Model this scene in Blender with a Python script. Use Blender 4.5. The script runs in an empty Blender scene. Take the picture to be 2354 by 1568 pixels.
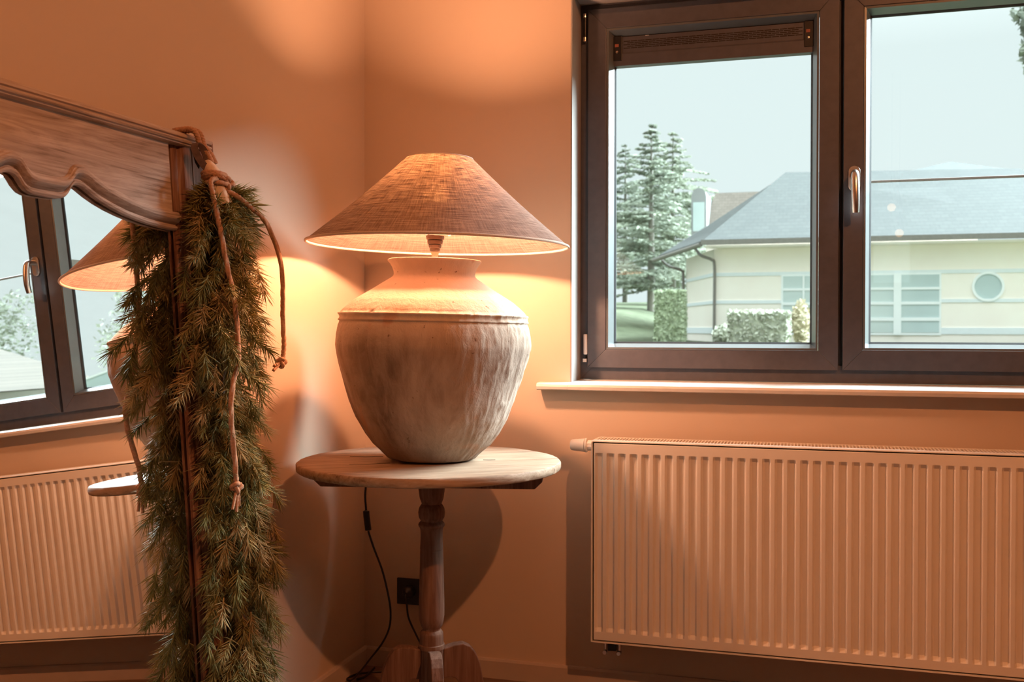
import bpy, bmesh, math, random
from mathutils import Vector, Matrix, noise, Quaternion
random.seed(7)
R = math.radians
PI = math.pi
sc = bpy.context.scene
col = sc.collection

# ------------------------------------------------------------------ camera
FPX = 2344.7
CAM = Vector((1.3558, -2.9472, 1.06))
yaw, pit, rol = R(16.48), R(0.70), R(0.073)
fw = Vector((-math.sin(yaw), math.cos(yaw), 0)); rt = Vector((math.cos(yaw), math.sin(yaw), 0)); up0 = Vector((0, 0, 1))
f2 = fw * math.cos(pit) - up0 * math.sin(pit); u2 = up0 * math.cos(pit) + fw * math.sin(pit)
r3 = rt * math.cos(rol) + u2 * math.sin(rol); u3 = u2 * math.cos(rol) - rt * math.sin(rol)
cd = bpy.data.cameras.new('camera'); cam = bpy.data.objects.new('camera', cd); col.objects.link(cam)
M = Matrix((r3, u3, -f2)).transposed().to_4x4(); M.translation = CAM
cam.matrix_world = M
cd.sensor_width = 36.0; cd.lens = FPX / 2354 * 36.0; cd.clip_start = 0.05; cd.clip_end = 300
cd.dof.use_dof = True; cd.dof.focus_distance = 2.45; cd.dof.aperture_fstop = 7.1
sc.camera = cam

# ------------------------------------------------------------------ view
vs = sc.view_settings
vs.view_transform = 'Standard'; vs.look = 'None'; vs.gamma = 1.0; vs.use_curve_mapping = False; vs.exposure = 0.0
sc.display_settings.display_device = 'sRGB'

# ------------------------------------------------------------------ world: overcast sky
SKY = (0.91, 1.04, 1.03)
w = bpy.data.worlds.new('overcast_sky'); sc.world = w; w.use_nodes = True
nt = w.node_tree; nt.nodes.clear()
o_ = nt.nodes.new('ShaderNodeOutputWorld'); bg = nt.nodes.new('ShaderNodeBackground')
tc = nt.nodes.new('ShaderNodeTexCoord'); sx = nt.nodes.new('ShaderNodeSeparateXYZ')
mr = nt.nodes.new('ShaderNodeMapRange'); mr.inputs['From Min'].default_value = 0.25; mr.inputs['From Max'].default_value = 1.0
mr.inputs['To Min'].default_value = 1.0; mr.inputs['To Max'].default_value = 3.9
nt.links.new(tc.outputs['Generated'], sx.inputs[0]); nt.links.new(sx.outputs['Z'], mr.inputs['Value'])
bg.inputs['Color'].default_value = (*SKY, 1)
nt.links.new(mr.outputs[0], bg.inputs['Strength']); nt.links.new(bg.outputs[0], o_.inputs[0])

# ------------------------------------------------------------------ hazy sun behind thin cloud
sl = bpy.data.lights.new('hazy_sun', 'SUN'); so = bpy.data.objects.new('hazy_sun', sl); col.objects.link(so)
sl.energy = 43; sl.color = (0.80, 0.955, 1.0); sl.angle = R(42)
SAZ, SEL = R(51), R(33)
sdir = Vector((math.sin(SAZ) * math.cos(SEL), math.cos(SAZ) * math.cos(SEL), math.sin(SEL)))
so.rotation_euler = sdir.to_track_quat('Z', 'Y').to_euler()
so.location = (6, 6, 8)

# ------------------------------------------------------------------ helpers
def tag(o, label=None, cat=None, group=None, kind=None):
    if label: o['label'] = label
    if cat: o['category'] = cat
    if group: o['group'] = group
    if kind: o['kind'] = kind
    return o

def thing(name, label, cat, loc=(0, 0, 0), group=None, matrix=None):
    o = bpy.data.objects.new(name, None); col.objects.link(o); o.empty_display_size = 0.05
    if matrix is not None: o.matrix_world = matrix
    else: o.location = loc
    return tag(o, label, cat, group)

class MB:
    """collects faces, then links ONE mesh object"""
    def __init__(s): s.v = []; s.f = []; s.uv = None
    def add(s, vs, fs):
        b = len(s.v); s.v += [tuple(x) for x in vs]; s.f += [tuple(i + b for i in f) for f in fs]; return b
    def box(s, x0, x1, y0, y1, z0, z1):
        s.add([(x0, y0, z0), (x1, y0, z0), (x1, y1, z0), (x0, y1, z0), (x0, y0, z1), (x1, y0, z1), (x1, y1, z1), (x0, y1, z1)],
              [(0, 3, 2, 1), (4, 5, 6, 7), (0, 1, 5, 4), (1, 2, 6, 5), (2, 3, 7, 6), (3, 0, 4, 7)]); return s
    def prism(s, poly, fn, a, b):
        """poly 2-D (ccw), fn(p, t) -> 3-D at depth a and b"""
        n = len(poly); vs = [fn(p, a) for p in poly] + [fn(p, b) for p in poly]
        s.add(vs, [tuple(range(n))[::-1], tuple(range(n, 2 * n))] + [(i, (i + 1) % n, n + (i + 1) % n, n + i) for i in range(n)]); return s
    def lathe(s, prof, seg=48, c=(0, 0, 0), jit=None, cap=True):
        n = len(prof); vs = []
        for k, (r, z) in enumerate(prof):
            for i in range(seg):
                a = 2 * PI * i / seg; rr = r + (jit(a, z, r) if jit else 0)
                vs.append((c[0] + rr * math.cos(a), c[1] + rr * math.sin(a), c[2] + z))
        fs = [(k * seg + i, k * seg + (i + 1) % seg, (k + 1) * seg + (i + 1) % seg, (k + 1) * seg + i) for k in range(n - 1) for i in range(seg)]
        if cap: fs += [tuple(range(seg))[::-1], tuple(range((n - 1) * seg, n * seg))]
        s.add(vs, fs); return s
    def sweep(s, prof, path, cap=True, closed=True):
        """prof: list of (a,b); path: list of functions (a,b)->3-D"""
        n = len(prof); vs = [fn(a, b) for fn in path for a, b in prof]; m = len(path)
        rng = range(n) if closed else range(n - 1)
        fs = [(k * n + i, k * n + (i + 1) % n, (k + 1) * n + (i + 1) % n, (k + 1) * n + i) for k in range(m - 1) for i in rng]
        if cap and closed: fs += [tuple(range(n))[::-1], tuple(range((m - 1) * n, m * n))]
        s.add(vs, fs); return s
    def tube(s, pts, rad, seg=8, rope=0, twist=0, cap=True):
        pts = [Vector(p) for p in pts]; m = len(pts); vs = []
        t = (pts[1] - pts[0]).normalized(); ref = Vector((0, 0, 1)) if abs(t.z) < .9 else Vector((1, 0, 0))
        nrm = (ref - t * ref.dot(t)).normalized(); L = 0.0
        for k, p in enumerate(pts):
            if k: L += (p - pts[k - 1]).length
            t = (pts[min(k + 1, m - 1)] - pts[max(k - 1, 0)]).normalized()
            nrm = (nrm - t * nrm.dot(t)).normalized(); bn = t.cross(nrm)
            rr = rad(k / (m - 1)) if callable(rad) else rad
            for i in range(seg):
                a = 2 * PI * i / seg
                q = rr * (1 - rope + rope * abs(math.cos(1.5 * (a + twist * L))) * 1.6) if rope else rr
                vs.append(p + nrm * math.cos(a) * q + bn * math.sin(a) * q)
        fs = [(k * seg + i, k * seg + (i + 1) % seg, (k + 1) * seg + (i + 1) % seg, (k + 1) * seg + i) for k in range(m - 1) for i in range(seg)]
        if cap: fs += [tuple(range(seg))[::-1], tuple(range((m - 1) * seg, m * seg))]
        s.add(vs, fs); return s
    def mesh(s, name):
        me = bpy.data.meshes.new(name); me.from_pydata(s.v, [], s.f); me.update(); return me
    def build(s, name, m, parent=None, smooth=False, bevel=0, seg=2, fix=True, angle=40):
        me = s.mesh(name)
        if fix:
            bm = bmesh.new(); bm.from_mesh(me); bmesh.ops.recalc_face_normals(bm, faces=bm.faces); bm.to_mesh(me); bm.free()
        o = bpy.data.objects.new(name, me); col.objects.link(o)
        if m: me.materials.append(m)
        if parent: o.parent = parent
        if smooth:
            for p in me.polygons: p.use_smooth = True
            me.set_sharp_from_angle(angle=R(angle))
        if bevel:
            md = o.modifiers.new('bevel', 'BEVEL'); md.width = bevel; md.segments = seg; md.limit_method = 'ANGLE'; md.angle_limit = R(35)
        return o

def catmull(pts, n=8):
    pts = [Vector(p) for p in pts]; out = []
    for i in range(len(pts) - 1):
        p0 = pts[max(i - 1, 0)]; p1 = pts[i]; p2 = pts[i + 1]; p3 = pts[min(i + 2, len(pts) - 1)]
        for k in range(n):
            t = k / n
            out.append(0.5 * ((2 * p1) + (-p0 + p2) * t + (2 * p0 - 5 * p1 + 4 * p2 - p3) * t * t + (-p0 + 3 * p1 - 3 * p2 + p3) * t ** 3))
    out.append(pts[-1]); return out

def interp(tab, x):
    if x <= tab[0][0]: return tab[0][1]
    for (a, p), (b, q) in zip(tab, tab[1:]):
        if x <= b: return p + (q - p) * (x - a) / (b - a)
    return tab[-1][1]

# ------------------------------------------------------------------ materials
class NT:
    def __init__(s, name):
        s.m = bpy.data.materials.new(name); s.m.use_nodes = True; s.t = s.m.node_tree; s.t.nodes.clear()
        s.out = s.n('ShaderNodeOutputMaterial')
    def n(s, t, **kw):
        nd = s.t.nodes.new(t)
        for k, v in kw.items(): setattr(nd, k, v)
        return nd
    def l(s, a, b): s.t.links.new(a, b)
    def coord(s, kind='Object', scale=(1, 1, 1), rot=(0, 0, 0)):
        tc = s.n('ShaderNodeTexCoord'); mp = s.n('ShaderNodeMapping')
        mp.inputs['Scale'].default_value = scale; mp.inputs['Rotation'].default_value = rot
        s.l(tc.outputs[kind], mp.inputs[0]); return mp.outputs[0]
    def noise(s, vec, scale, detail=4, rough=.55, dist=0):
        nd = s.n('ShaderNodeTexNoise'); nd.inputs['Scale'].default_value = scale; nd.inputs['Detail'].default_value = detail
        nd.inputs['Roughness'].default_value = rough; nd.inputs['Distortion'].default_value = dist
        s.l(vec, nd.inputs['Vector']); return nd.outputs['Fac']
    def ramp(s, fac, stops):
        nd = s.n('ShaderNodeValToRGB'); cr = nd.color_ramp
        while len(cr.elements) < len(stops): cr.elements.new(0.5)
        for e, (p, c) in zip(cr.elements, stops): e.position = p; e.color = (*c, 1) if len(c) == 3 else c
        s.l(fac, nd.inputs[0]); return nd.outputs['Color']
    def mix(s, f, a, b, mode='MIX'):
        nd = s.n('ShaderNodeMix', data_type='RGBA', blend_type=mode)
        for sock, v in ((nd.inputs[0], f), (nd.inputs[6], a), (nd.inputs[7], b)):
            if hasattr(v, 'is_output'): s.l(v, sock)
            elif isinstance(v, (int, float)): sock.default_value = v
            else: sock.default_value = (*v, 1)
        return nd.outputs[2]
    def math(s, op, a, b=0.0, clamp=False):
        nd = s.n('ShaderNodeMath', operation=op, use_clamp=clamp)
        for sock, v in ((nd.inputs[0], a), (nd.inputs[1], b)):
            if hasattr(v, 'is_output'): s.l(v, sock)
            else: sock.default_value = v
        return nd.outputs[0]
    def bump(s, h, strength=.3, dist=.002):
        nd = s.n('ShaderNodeBump'); nd.inputs['Strength'].default_value = strength; nd.inputs['Distance'].default_value = dist
        s.l(h, nd.inputs['Height']); return nd.outputs[0]
    def bsdf(s, color, rough=.6, metal=0, spec=.5, normal=None):
        nd = s.n('ShaderNodeBsdfPrincipled'); 
        if hasattr(color, 'is_output'): s.l(color, nd.inputs['Base Color'])
        else: nd.inputs['Base Color'].default_value = (*color, 1)
        if hasattr(rough, 'is_output'): s.l(rough, nd.inputs['Roughness'])
        else: nd.inputs['Roughness'].default_value = rough
        nd.inputs['Metallic'].default_value = metal; nd.inputs['Specular IOR Level'].default_value = spec
        if normal is not None: s.l(normal, nd.inputs['Normal'])
        s.l(nd.outputs[0], s.out.inputs[0]); return nd

def simple(name, c, rough=.6, metal=0, spec=.5, var=.12, scale=30, bump=0, bscale=200):
    t = NT(name); v = t.coord(); f = t.noise(v, scale, 3)
    cc = t.ramp(f, [(.3, tuple(x * (1 - var) for x in c)), (.7, tuple(min(1, x * (1 + var)) for x in c))])
    nm = t.bump(t.noise(v, bscale, 3), bump, .001) if bump else None
    t.bsdf(cc, rough, metal, spec, nm); return t.m

def mat_wall(name, c):
    t = NT(name); v = t.coord('Object', (1, 1, .12)); big = t.noise(t.coord(), 1.3, 3)
    st = t.noise(v, 90, 3, .7); fine = t.noise(t.coord(), 350, 2)
    cc = t.ramp(big, [(.3, tuple(x * .97 for x in c)), (.7, c)])
    h = t.math('ADD', t.math('MULTIPLY', st, .6), fine)
    t.bsdf(cc, .75, 0, .25, t.bump(h, .10, .001)); return t.m

def mat_wood(name, dark, mid, light, axis, scale=1.0, rough=.55, bump=.35, wear=None, rot=(0, 0, 0)):
    """grain stretched along axis (0,1,2)"""
    t = NT(name)
    sc_ = [14 * scale] * 3; sc_[axis] = 1.1 * scale
    v = t.coord('Object', tuple(sc_), rot)
    a = t.noise(v, 2.2, 6, .62, 1.6); fs = [70 * scale] * 3; fs[axis] = 2.0 * scale
    b = t.noise(t.coord('Object', tuple(fs), rot), 2.0, 4, .6, .4)
    g = t.math('ADD', t.math('MULTIPLY', a, .62), t.math('MULTIPLY', b, .38))
    cc = t.ramp(g, [(.34, dark), (.47, mid), (.62, light)])
    big = t.noise(t.coord('Object', (5, 5, 5)), 1.4, 3)
    cc = t.mix(t.ramp(big, [(.4, (0, 0, 0)), (.65, (1, 1, 1))]), cc, t.mix(.45, cc, wear or mid))
    t.bsdf(cc, rough, 0, .2, t.bump(t.math('ADD', a, b), bump, .0015)); return t.m

WALLC = (.58, .455, .35)
m_wall = mat_wall('wall_paint', WALLC)
m_reveal = simple('reveal_plaster', (.32, .30, .285), .8, 0, .2, .04, 8)
m_ceil = simple('ceiling_paint', (.62, .55, .48), .8, 0, .2, .03)
m_base = simple('skirting_paint', (.50, .40, .33), .5, 0, .4, .05, 10)
m_floor = mat_wood('floor_boards', (.11, .065, .045), (.17, .105, .075), (.23, .15, .105), 0, .5, .5, .2)
m_sill = simple('sill_stone', (.66, .62, .58), .45, 0, .5, .05, 25, .05)
m_frame = simple('dark_aluminium', (.082, .082, .096), .42, .0, .5, .10, 40, .12, 900)
m_bead = simple('bead_sky_sheen_grey', (.15, .165, .17), .3, .3, .5, .05, 20)  # dark metal bead, sky reflection put into a lighter grey
m_gasket = simple('black_gasket', (.015, .015, .018), .5)
m_black = simple('black_plastic', (.012, .012, .013), .4)
m_steel = simple('brushed_steel', (.72, .69, .66), .28, 1.0, .5, .05, 60)
m_orange = simple('rust_brown_clip', (.30, .10, .06), .5)
m_rad = simple('radiator_enamel', (.76, .70, .63), .38, 0, .5, .02, 6)
m_valve = simple('white_valve_plastic', (.84, .81, .77), .4, 0, .5, .02)
m_brass = simple('brown_bakelite', (.035, .018, .010), .35, 0, .5, .1)
m_dark = simple('dark_hollow', (.02, .015, .012), .9)

def mat_glass(name, tint=(.95, .97, .97), refl=1.0):
    t = NT(name); tr = t.n('ShaderNodeBsdfTransparent'); tr.inputs[0].default_value = (*tint, 1)
    gl = t.n('ShaderNodeBsdfGlossy'); gl.inputs['Roughness'].default_value = 0.0; gl.inputs['Color'].default_value = (1, 1, 1, 1)
    fr = t.n('ShaderNodeFresnel'); ge = t.n('ShaderNodeNewGeometry')   # thin pane: same reflectance from both faces
    t.l(t.math('ADD', 1.5, t.math('MULTIPLY', ge.outputs['Backfacing'], 1 / 1.5 - 1.5)), fr.inputs['IOR'])
    mx = t.n('ShaderNodeMixShader'); t.l(t.math('MULTIPLY', fr.outputs[0], refl), mx.inputs[0]); t.l(tr.outputs[0], mx.inputs[1]); t.l(gl.outputs[0], mx.inputs[2])
    t.l(mx.outputs[0], t.out.inputs[0]); return t.m
m_glass = mat_glass('window_glass')
def mat_mirror():
    t = NT('mirror_silver'); v = t.coord()
    f = t.noise(t.coord('Object', (2, 2, 9)), 3.0, 4, .6)
    cc = t.ramp(f, [(.35, (.90, .90, .885)), (.7, (.94, .94, .925))])
    g = t.n('ShaderNodeBsdfGlossy'); g.inputs['Roughness'].default_value = 0.0; t.l(cc, g.inputs['Color']); t.l(g.outputs[0], t.out.inputs[0]); return t.m
m_mirror = mat_mirror()
m_fr_h = mat_wood('aged_wood_along_rail', (.13, .09, .068), (.38, .29, .235), (.58, .48, .41), 0, 1.3, .75, .5, (.48, .385, .32))
m_fr_v = mat_wood('aged_wood_along_stile', (.085, .035, .022), (.19, .095, .06), (.34, .215, .15), 2, 1.3, .75, .5, (.14, .06, .04))
m_top = mat_wood('weathered_tabletop', (.14, .078, .046), (.30, .195, .125), (.42, .30, .21), 0, 1.0, .7, .45, (.36, .26, .185))
m_ped = mat_wood('weathered_pedestal', (.085, .040, .025), (.17, .088, .058), (.25, .145, .10), 2, 1.2, .65, .4, (.20, .10, .066))
m_cord = simple('black_cord', (.01, .01, .011), .5)
m_rope = simple('jute_rope', (.44, .25, .155), .9, 0, .1, .22, 220, .5, 900)
m_cloth = simple('suede_wrap', (.66, .50, .37), .95, 0, .1, .14, 60, .5, 700)
m_strap = simple('dark_suede_strap', (.11, .075, .065), .9, 0, .1, .2, 80, .3)

def mat_needle():
    t = NT('larch_needles'); oi = t.n('ShaderNodeObjectInfo'); f = t.noise(t.coord('Object'), 28, 2)
    a = t.ramp(oi.outputs['Random'], [(.0, (.17, .18, .055)), (.4, (.31, .275, .085)), (.75, (.48, .37, .15)), (1, (.62, .46, .23))])
    cc = t.mix(t.ramp(f, [(.35, (0, 0, 0)), (.7, (1, 1, 1))]), a, t.mix(.5, a, (.30, .25, .12)))
    d = t.n('ShaderNodeBsdfPrincipled'); t.l(cc, d.inputs['Base Color']); d.inputs['Roughness'].default_value = .5; d.inputs['Specular IOR Level'].default_value = .35
    tl = t.n('ShaderNodeBsdfTranslucent'); t.l(cc, tl.inputs[0]); mx = t.n('ShaderNodeMixShader'); mx.inputs[0].default_value = .25
    t.l(d.outputs[0], mx.inputs[1]); t.l(tl.outputs[0], mx.inputs[2]); t.l(mx.outputs[0], t.out.inputs[0]); return t.m
m_needle = mat_needle()
m_twig = simple('brown_twig', (.13, .075, .04), .8)

def mat_vase():
    t = NT('weathered_clay_plaster'); v = t.coord('Object')
    big = t.noise(t.coord('Object', (1, 1, .55)), 7, 5, .6, .6); st = t.noise(t.coord('Object', (9, 9, 1.2)), 4, 5, .65, .8); fine = t.noise(v, 120, 4, .6)
    cc = t.ramp(big, [(.30, (.145, .092, .066)), (.46, (.255, .18, .135)), (.58, (.37, .28, .22)), (.75, (.52, .42, .345))])
    cc = t.mix(t.ramp(st, [(.42, (0, 0, 0)), (.64, (.6, .6, .6))]), cc, (.40, .305, .235))
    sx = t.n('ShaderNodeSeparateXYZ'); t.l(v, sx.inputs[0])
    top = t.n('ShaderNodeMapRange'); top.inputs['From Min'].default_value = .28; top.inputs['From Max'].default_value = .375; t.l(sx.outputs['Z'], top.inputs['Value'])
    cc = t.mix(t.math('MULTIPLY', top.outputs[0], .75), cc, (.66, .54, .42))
    rd = t.noise(v, 11, 3, .5, .3)
    cc = t.mix(t.ramp(rd, [(.66, (0, 0, 0)), (.74, (.55, .55, .55))]), cc, (.44, .22, .13))
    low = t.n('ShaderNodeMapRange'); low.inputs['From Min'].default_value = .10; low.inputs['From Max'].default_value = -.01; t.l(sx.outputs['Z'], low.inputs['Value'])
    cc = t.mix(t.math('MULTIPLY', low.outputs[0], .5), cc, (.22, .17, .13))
    chip = t.noise(t.coord('Object', (1, 1, .6)), 34, 5, .65, 1.2)
    spk = t.noise(v, 70, 2, .5)
    cc = t.mix(t.ramp(spk, [(.70, (0, 0, 0)), (.76, (.8, .8, .8))]), cc, (.16, .09, .06))
    h = t.math('ADD', t.math('MULTIPLY', st, .9), t.math('ADD', t.math('MULTIPLY', fine, .3), t.math('ADD', big, t.math('MULTIPLY', chip, .9))))
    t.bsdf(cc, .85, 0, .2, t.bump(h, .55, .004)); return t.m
m_vase = mat_vase()

def mat_linen():
    t = NT('linen_shade')
    uvn = t.n('ShaderNodeUVMap'); uvn.uv_map = 'UVMap'
    def nz(sx, sy, scale, d=3, r=.6):  # thread noise
        mp = t.n('ShaderNodeMapping'); mp.inputs['Scale'].default_value = (sx, sy, 1); t.l(uvn.outputs[0], mp.inputs[0]); return t.noise(mp.outputs[0], scale, d, r)
    hz = nz(17, 400, 1.0, 3, .62); vt = nz(400, 17, 1.0, 3, .62); fn = nz(500, 500, 1.0, 2, .5)
    wv = t.math('ADD', t.math('MULTIPLY', hz, .55), t.math('ADD', t.math('MULTIPLY', vt, .30), t.math('MULTIPLY', fn, .15)))
    cc = t.ramp(wv, [(.42, (.22, .145, .12)), (.58, (.38, .28, .235))])
    d = t.n('ShaderNodeBsdfDiffuse'); t.l(cc, d.inputs[0]); t.l(t.bump(wv, .5, .0006), d.inputs['Normal'])
    tl = t.n('ShaderNodeBsdfTranslucent'); tl.inputs[0].default_value = (.62, .40, .22, 1)
    mx = t.n('ShaderNodeMixShader'); t.l(t.ramp(wv, [(.44, (.003, .003, .003)), (.50, (.018, .018, .018)), (.60, (.055, .055, .055))]), mx.inputs[0]); t.l(d.outputs[0], mx.inputs[1]); t.l(tl.outputs[0], mx.inputs[2])
    tr = t.n('ShaderNodeBsdfTransparent'); tr.inputs[0].default_value = (1, .72, .42, 1)
    m2 = t.n('ShaderNodeMixShader'); t.l(t.ramp(wv, [(.50, (0, 0, 0)), (.62, (.0012, .0012, .0012))]), m2.inputs[0]); t.l(mx.outputs[0], m2.inputs[1]); t.l(tr.outputs[0], m2.inputs[2])
    t.l(m2.outputs[0], t.out.inputs[0]); return t.m
m_linen = mat_linen()
m_trimtape = simple('linen_tape', (.62, .50, .41), .9, 0, .1, .1, 300)
def emit(name, c, s):
    t = NT(name); e = t.n('ShaderNodeEmission'); e.inputs[0].default_value = (*c, 1); e.inputs[1].default_value = s
    t.l(e.outputs[0], t.out.inputs[0]); return t.m
WARM = (1.0, .465, .245)
m_bulb = emit('lit_globe_bulb', WARM, 1230)
m_spotlens = emit('lit_spot_lens', (1, .55, .28), 60)
m_globe = emit('lit_opal_globe', (1, .55, .26), 4)

# ------------------------------------------------------------------ room shell
RX, RY, RZ = 4.2, -5.2, 2.95
WX0, WX1, WZ0, WZ1 = .664, 2.235, .880, 2.053       # opening in the window wall
def struct(o, label=None):
    o['kind'] = 'structure'
    if label: o['label'] = label
    return o
b = MB()
T_ = .30
b.box(-.3, WX0, 0, T_, -.35, RZ); b.box(WX1, RX + .3, 0, T_, -.35, RZ); b.box(WX0, WX1, 0, T_, -.35, WZ0); b.box(WX0, WX1, 0, T_, WZ1, RZ)
bm = bmesh.new(); me = b.mesh('wall_back'); bm.from_mesh(me); bmesh.ops.remove_doubles(bm, verts=bm.verts, dist=1e-5)
bm.to_mesh(me); bm.free(); wb = bpy.data.objects.new('wall_back', me); col.objects.link(wb); me.materials.append(m_wall)
struct(wb, 'warm beige textured wall with the window and radiator')
struct(MB().box(-.2, 0, RY - .2, 0, -.35, RZ).build('wall_left', m_wall), 'warm beige textured wall behind the leaning mirror')
struct(MB().box(RX, RX + .2, RY - .2, 0, -.35, RZ).build('wall_right', m_wall), 'beige wall at the right end of the room')
b = MB(); A0, A1, B0, B1 = 1.80, 2.08, 1.42, 1.76
b.box(-.2, A0, RY - .2, RY, -.35, RZ); b.box(A1, RX + .2, RY - .2, RY, -.35, RZ); b.box(A0, A1, RY - .2, RY, -.35, B0); b.box(A0, A1, RY - .2, RY, B1, RZ)
struct(b.build('wall_rear', m_wall), 'beige wall behind the camera with a small window')
struct(MB().box(-.2, RX + .2, RY - .2, T_, -.2, 0).build('floor', m_floor), 'reddish brown floor in the corner')
struct(MB().box(-.2, RX + .2, RY - .2, T_, RZ, RZ + .2).build('ceiling', m_ceil), 'pale ceiling above the room')
# reveal lining: painted plaster skin on the sides and top of the window niche
b = MB(); e_ = .004
b.prism([(WX0, .001), (WX0 + e_, .001), (WX0 + e_, .125), (WX0, .125)], lambda p, z: (p[0], p[1], z), WZ0 + .02, WZ1)
struct(b.build('trim_1', m_reveal), 'pale plaster reveal at the left of the window')
struct(MB().box(WX1 - e_, WX1, .001, .125, WZ0 + .02, WZ1).build('trim_2', m_reveal), 'pale plaster reveal at the right of the window')
struct(MB().box(WX0 + e_, WX1 - e_, .001, .125, WZ1 - e_, WZ1).build('trim_3', m_reveal), 'pale plaster reveal over the window')
# baseboards
bp = [(0, 0), (.012, 0), (.012, .052), (.009, .0585), (0, .0585)]
struct(MB().prism(bp, lambda p, x: (x, -p[0], p[1]), 0.012, RX).build('baseboard_back', m_base), 'low beige baseboard under the window wall')
struct(MB().prism(bp, lambda p, y: (p[0], y, p[1]), RY, 0).build('baseboard_left', m_base), 'low beige baseboard under the left wall')
# window sill board (rounded nosing)
sp = [(.128, .880), (.128, .9045), (-.038, .9005), (-.046, .8965), (-.049, .890), (-.047, .8815), (-.042, .8795), (0.0, .880)]
b = MB(); b.prism(sp, lambda p, x: (x, p[0], p[1]), WX0 + e_, WX1 - e_)
struct(b.build('windowsill', m_sill, None, True, 0, 2, True, 30), 'pale stone windowsill with a rounded front edge')
sp2 = [q for q in [(0.0, .880), (0.0, .9015), (-.038, .9005), (-.046, .8965), (-.049, .890), (-.047, .8815), (-.042, .8795)]]
b = MB(); b.prism(sp2, lambda p, x: (x, p[0], p[1]), .572, WX0 + e_); b.prism(sp2, lambda p, x: (x, p[0], p[1]), WX1 - e_, WX1 + .09)
oo = b.build('sill_horn', m_sill, bpy.data.objects['windowsill'], True, .001, 2, True, 30)

# ------------------------------------------------------------------ window_1
win = bpy.data.objects.new('window_1', None); col.objects.link(win); win.location = (1.43, .12, .905)
struct(win, 'dark brown two-sash tilt window over the radiator')
def W(mb, name, m, parent=win, **k):
    mb.v = [(x - 1.43, y - .12, z - .905) for x, y, z in mb.v]
    return mb.build(name, m, parent, **k)
def rect_frame(x0, x1, z0, z1, wd, y0, y1):
    """mitred rectangular frame: list of four MB, one per member"""
    out = []
    o_ = [(x0, z0), (x1, z0), (x1, z1), (x0, z1)]; i_ = [(x0 + wd, z0 + wd), (x1 - wd, z0 + wd), (x1 - wd, z1 - wd), (x0 + wd, z1 - wd)]
    for k in range(4):
        a, b_, c, d = o_[k], o_[(k + 1) % 4], i_[(k + 1) % 4], i_[k]
        out.append(MB().prism([a, b_, c, d], lambda p, y: (p[0], y, p[1]), y0, y1))
    return out
for q in rect_frame(WX0 + e_, WX1 - e_, .905, WZ1 - e_, .05, .12, .19): W(q, 'frame_member', m_frame, bevel=.0012)
def sash(x0, x1, z0, z1, gx0, gx1, gz0, gz1, nm):
    s0 = bpy.data.objects.new('sash', None); col.objects.link(s0); s0.parent = win
    o4 = [(x0, z0), (x1, z0), (x1, z1), (x0, z1)]; i4 = [(gx0, gz0), (gx1, gz0), (gx1, gz1), (gx0, gz1)]
    k4 = [(gx0 - .007, gz0 - .007), (gx1 + .007, gz0 - .007), (gx1 + .007, gz1 + .007), (gx0 - .007, gz1 + .007)]
    for k in range(4):
        q = MB().prism([o4[k], o4[(k + 1) % 4], k4[(k + 1) % 4], k4[k]], lambda p, y: (p[0], y, p[1]), .105, .175)
        W(q, 'sash_member', m_frame, s0, bevel=.0016)
        q = MB(); n2 = (k + 1) % 4
        def pt(t, y, kk): # t: inward inset
            cx = .5 * (gx0 + gx1); cz = .5 * (gz0 + gz1); X, Z = i4[kk]
            return (X + (t if X < cx else -t), y, Z + (t if Z < cz else -t))
        prof = [(-.006, .1055), (0, .106), (.012, .140), (.012, .150), (-.006, .150)]
        q.sweep(prof, [lambda a, bb, kk=k: pt(a, bb, kk), lambda a, bb, kk=n2: pt(a, bb, kk)])
        W(q, 'glazing_bead', m_bead, s0)
        q = MB(); prof = [(.0118, .1385), (.0165, .144), (.0165, .150), (.0118, .150)]
        q.sweep(prof, [lambda a, bb, kk=k: pt(a, bb, kk), lambda a, bb, kk=n2: pt(a, bb, kk)])
        W(q, 'gasket', m_gasket, s0)
    W(MB().box(gx0 - .004, gx1 + .004, .1505, .1545, gz0 - .004, gz1 + .004), 'pane', m_glass, s0)
    return s0
sashL = sash(.693, 1.4225, .9415, 2.030, .757, 1.361, 1.004, 1.962, 'left')
sashR = sash(1.4345, 2.200, .9425, 2.030, 1.495, 2.138, 1.006, 1.964, 'right')
W(MB().box(1.4235, 1.4335, .125, .17, .9425, 2.030), 'mullion_seal', m_gasket)
# handle: base plate + curved lever
hz = 1.4975
def rr_poly(cx, cz, hw, hh, n=8):
    return [(cx + hw * math.cos(a), cz + (hh - hw) * (1 if math.sin(a) >= 0 else -1) + hw * math.sin(a)) for a in [2 * PI * (i + .5) / (4 * n) for i in range(4 * n)]]
W(MB().prism(rr_poly(1.464, hz - .012, .0158, .036), lambda p, y: (p[0], y, p[1]), .097, .105), 'handle_plate', m_steel, sashR, smooth=True, bevel=.0015)
b = MB(); b.tube(catmull([(1.464, .098, hz), (1.464, .076, hz), (1.464, .062, hz - .004), (1.4645, .055, hz - .018), (1.465, .050, hz - .05), (1.4655, .050, hz - .085), (1.466, .056, hz - .112)], 6),
                 lambda t: .0095 + .0022 * math.sin(PI * min(1, max(0, t * 1.15 - .15))), 14)
W(b, 'handle_lever', m_steel, sashR, smooth=True)
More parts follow.
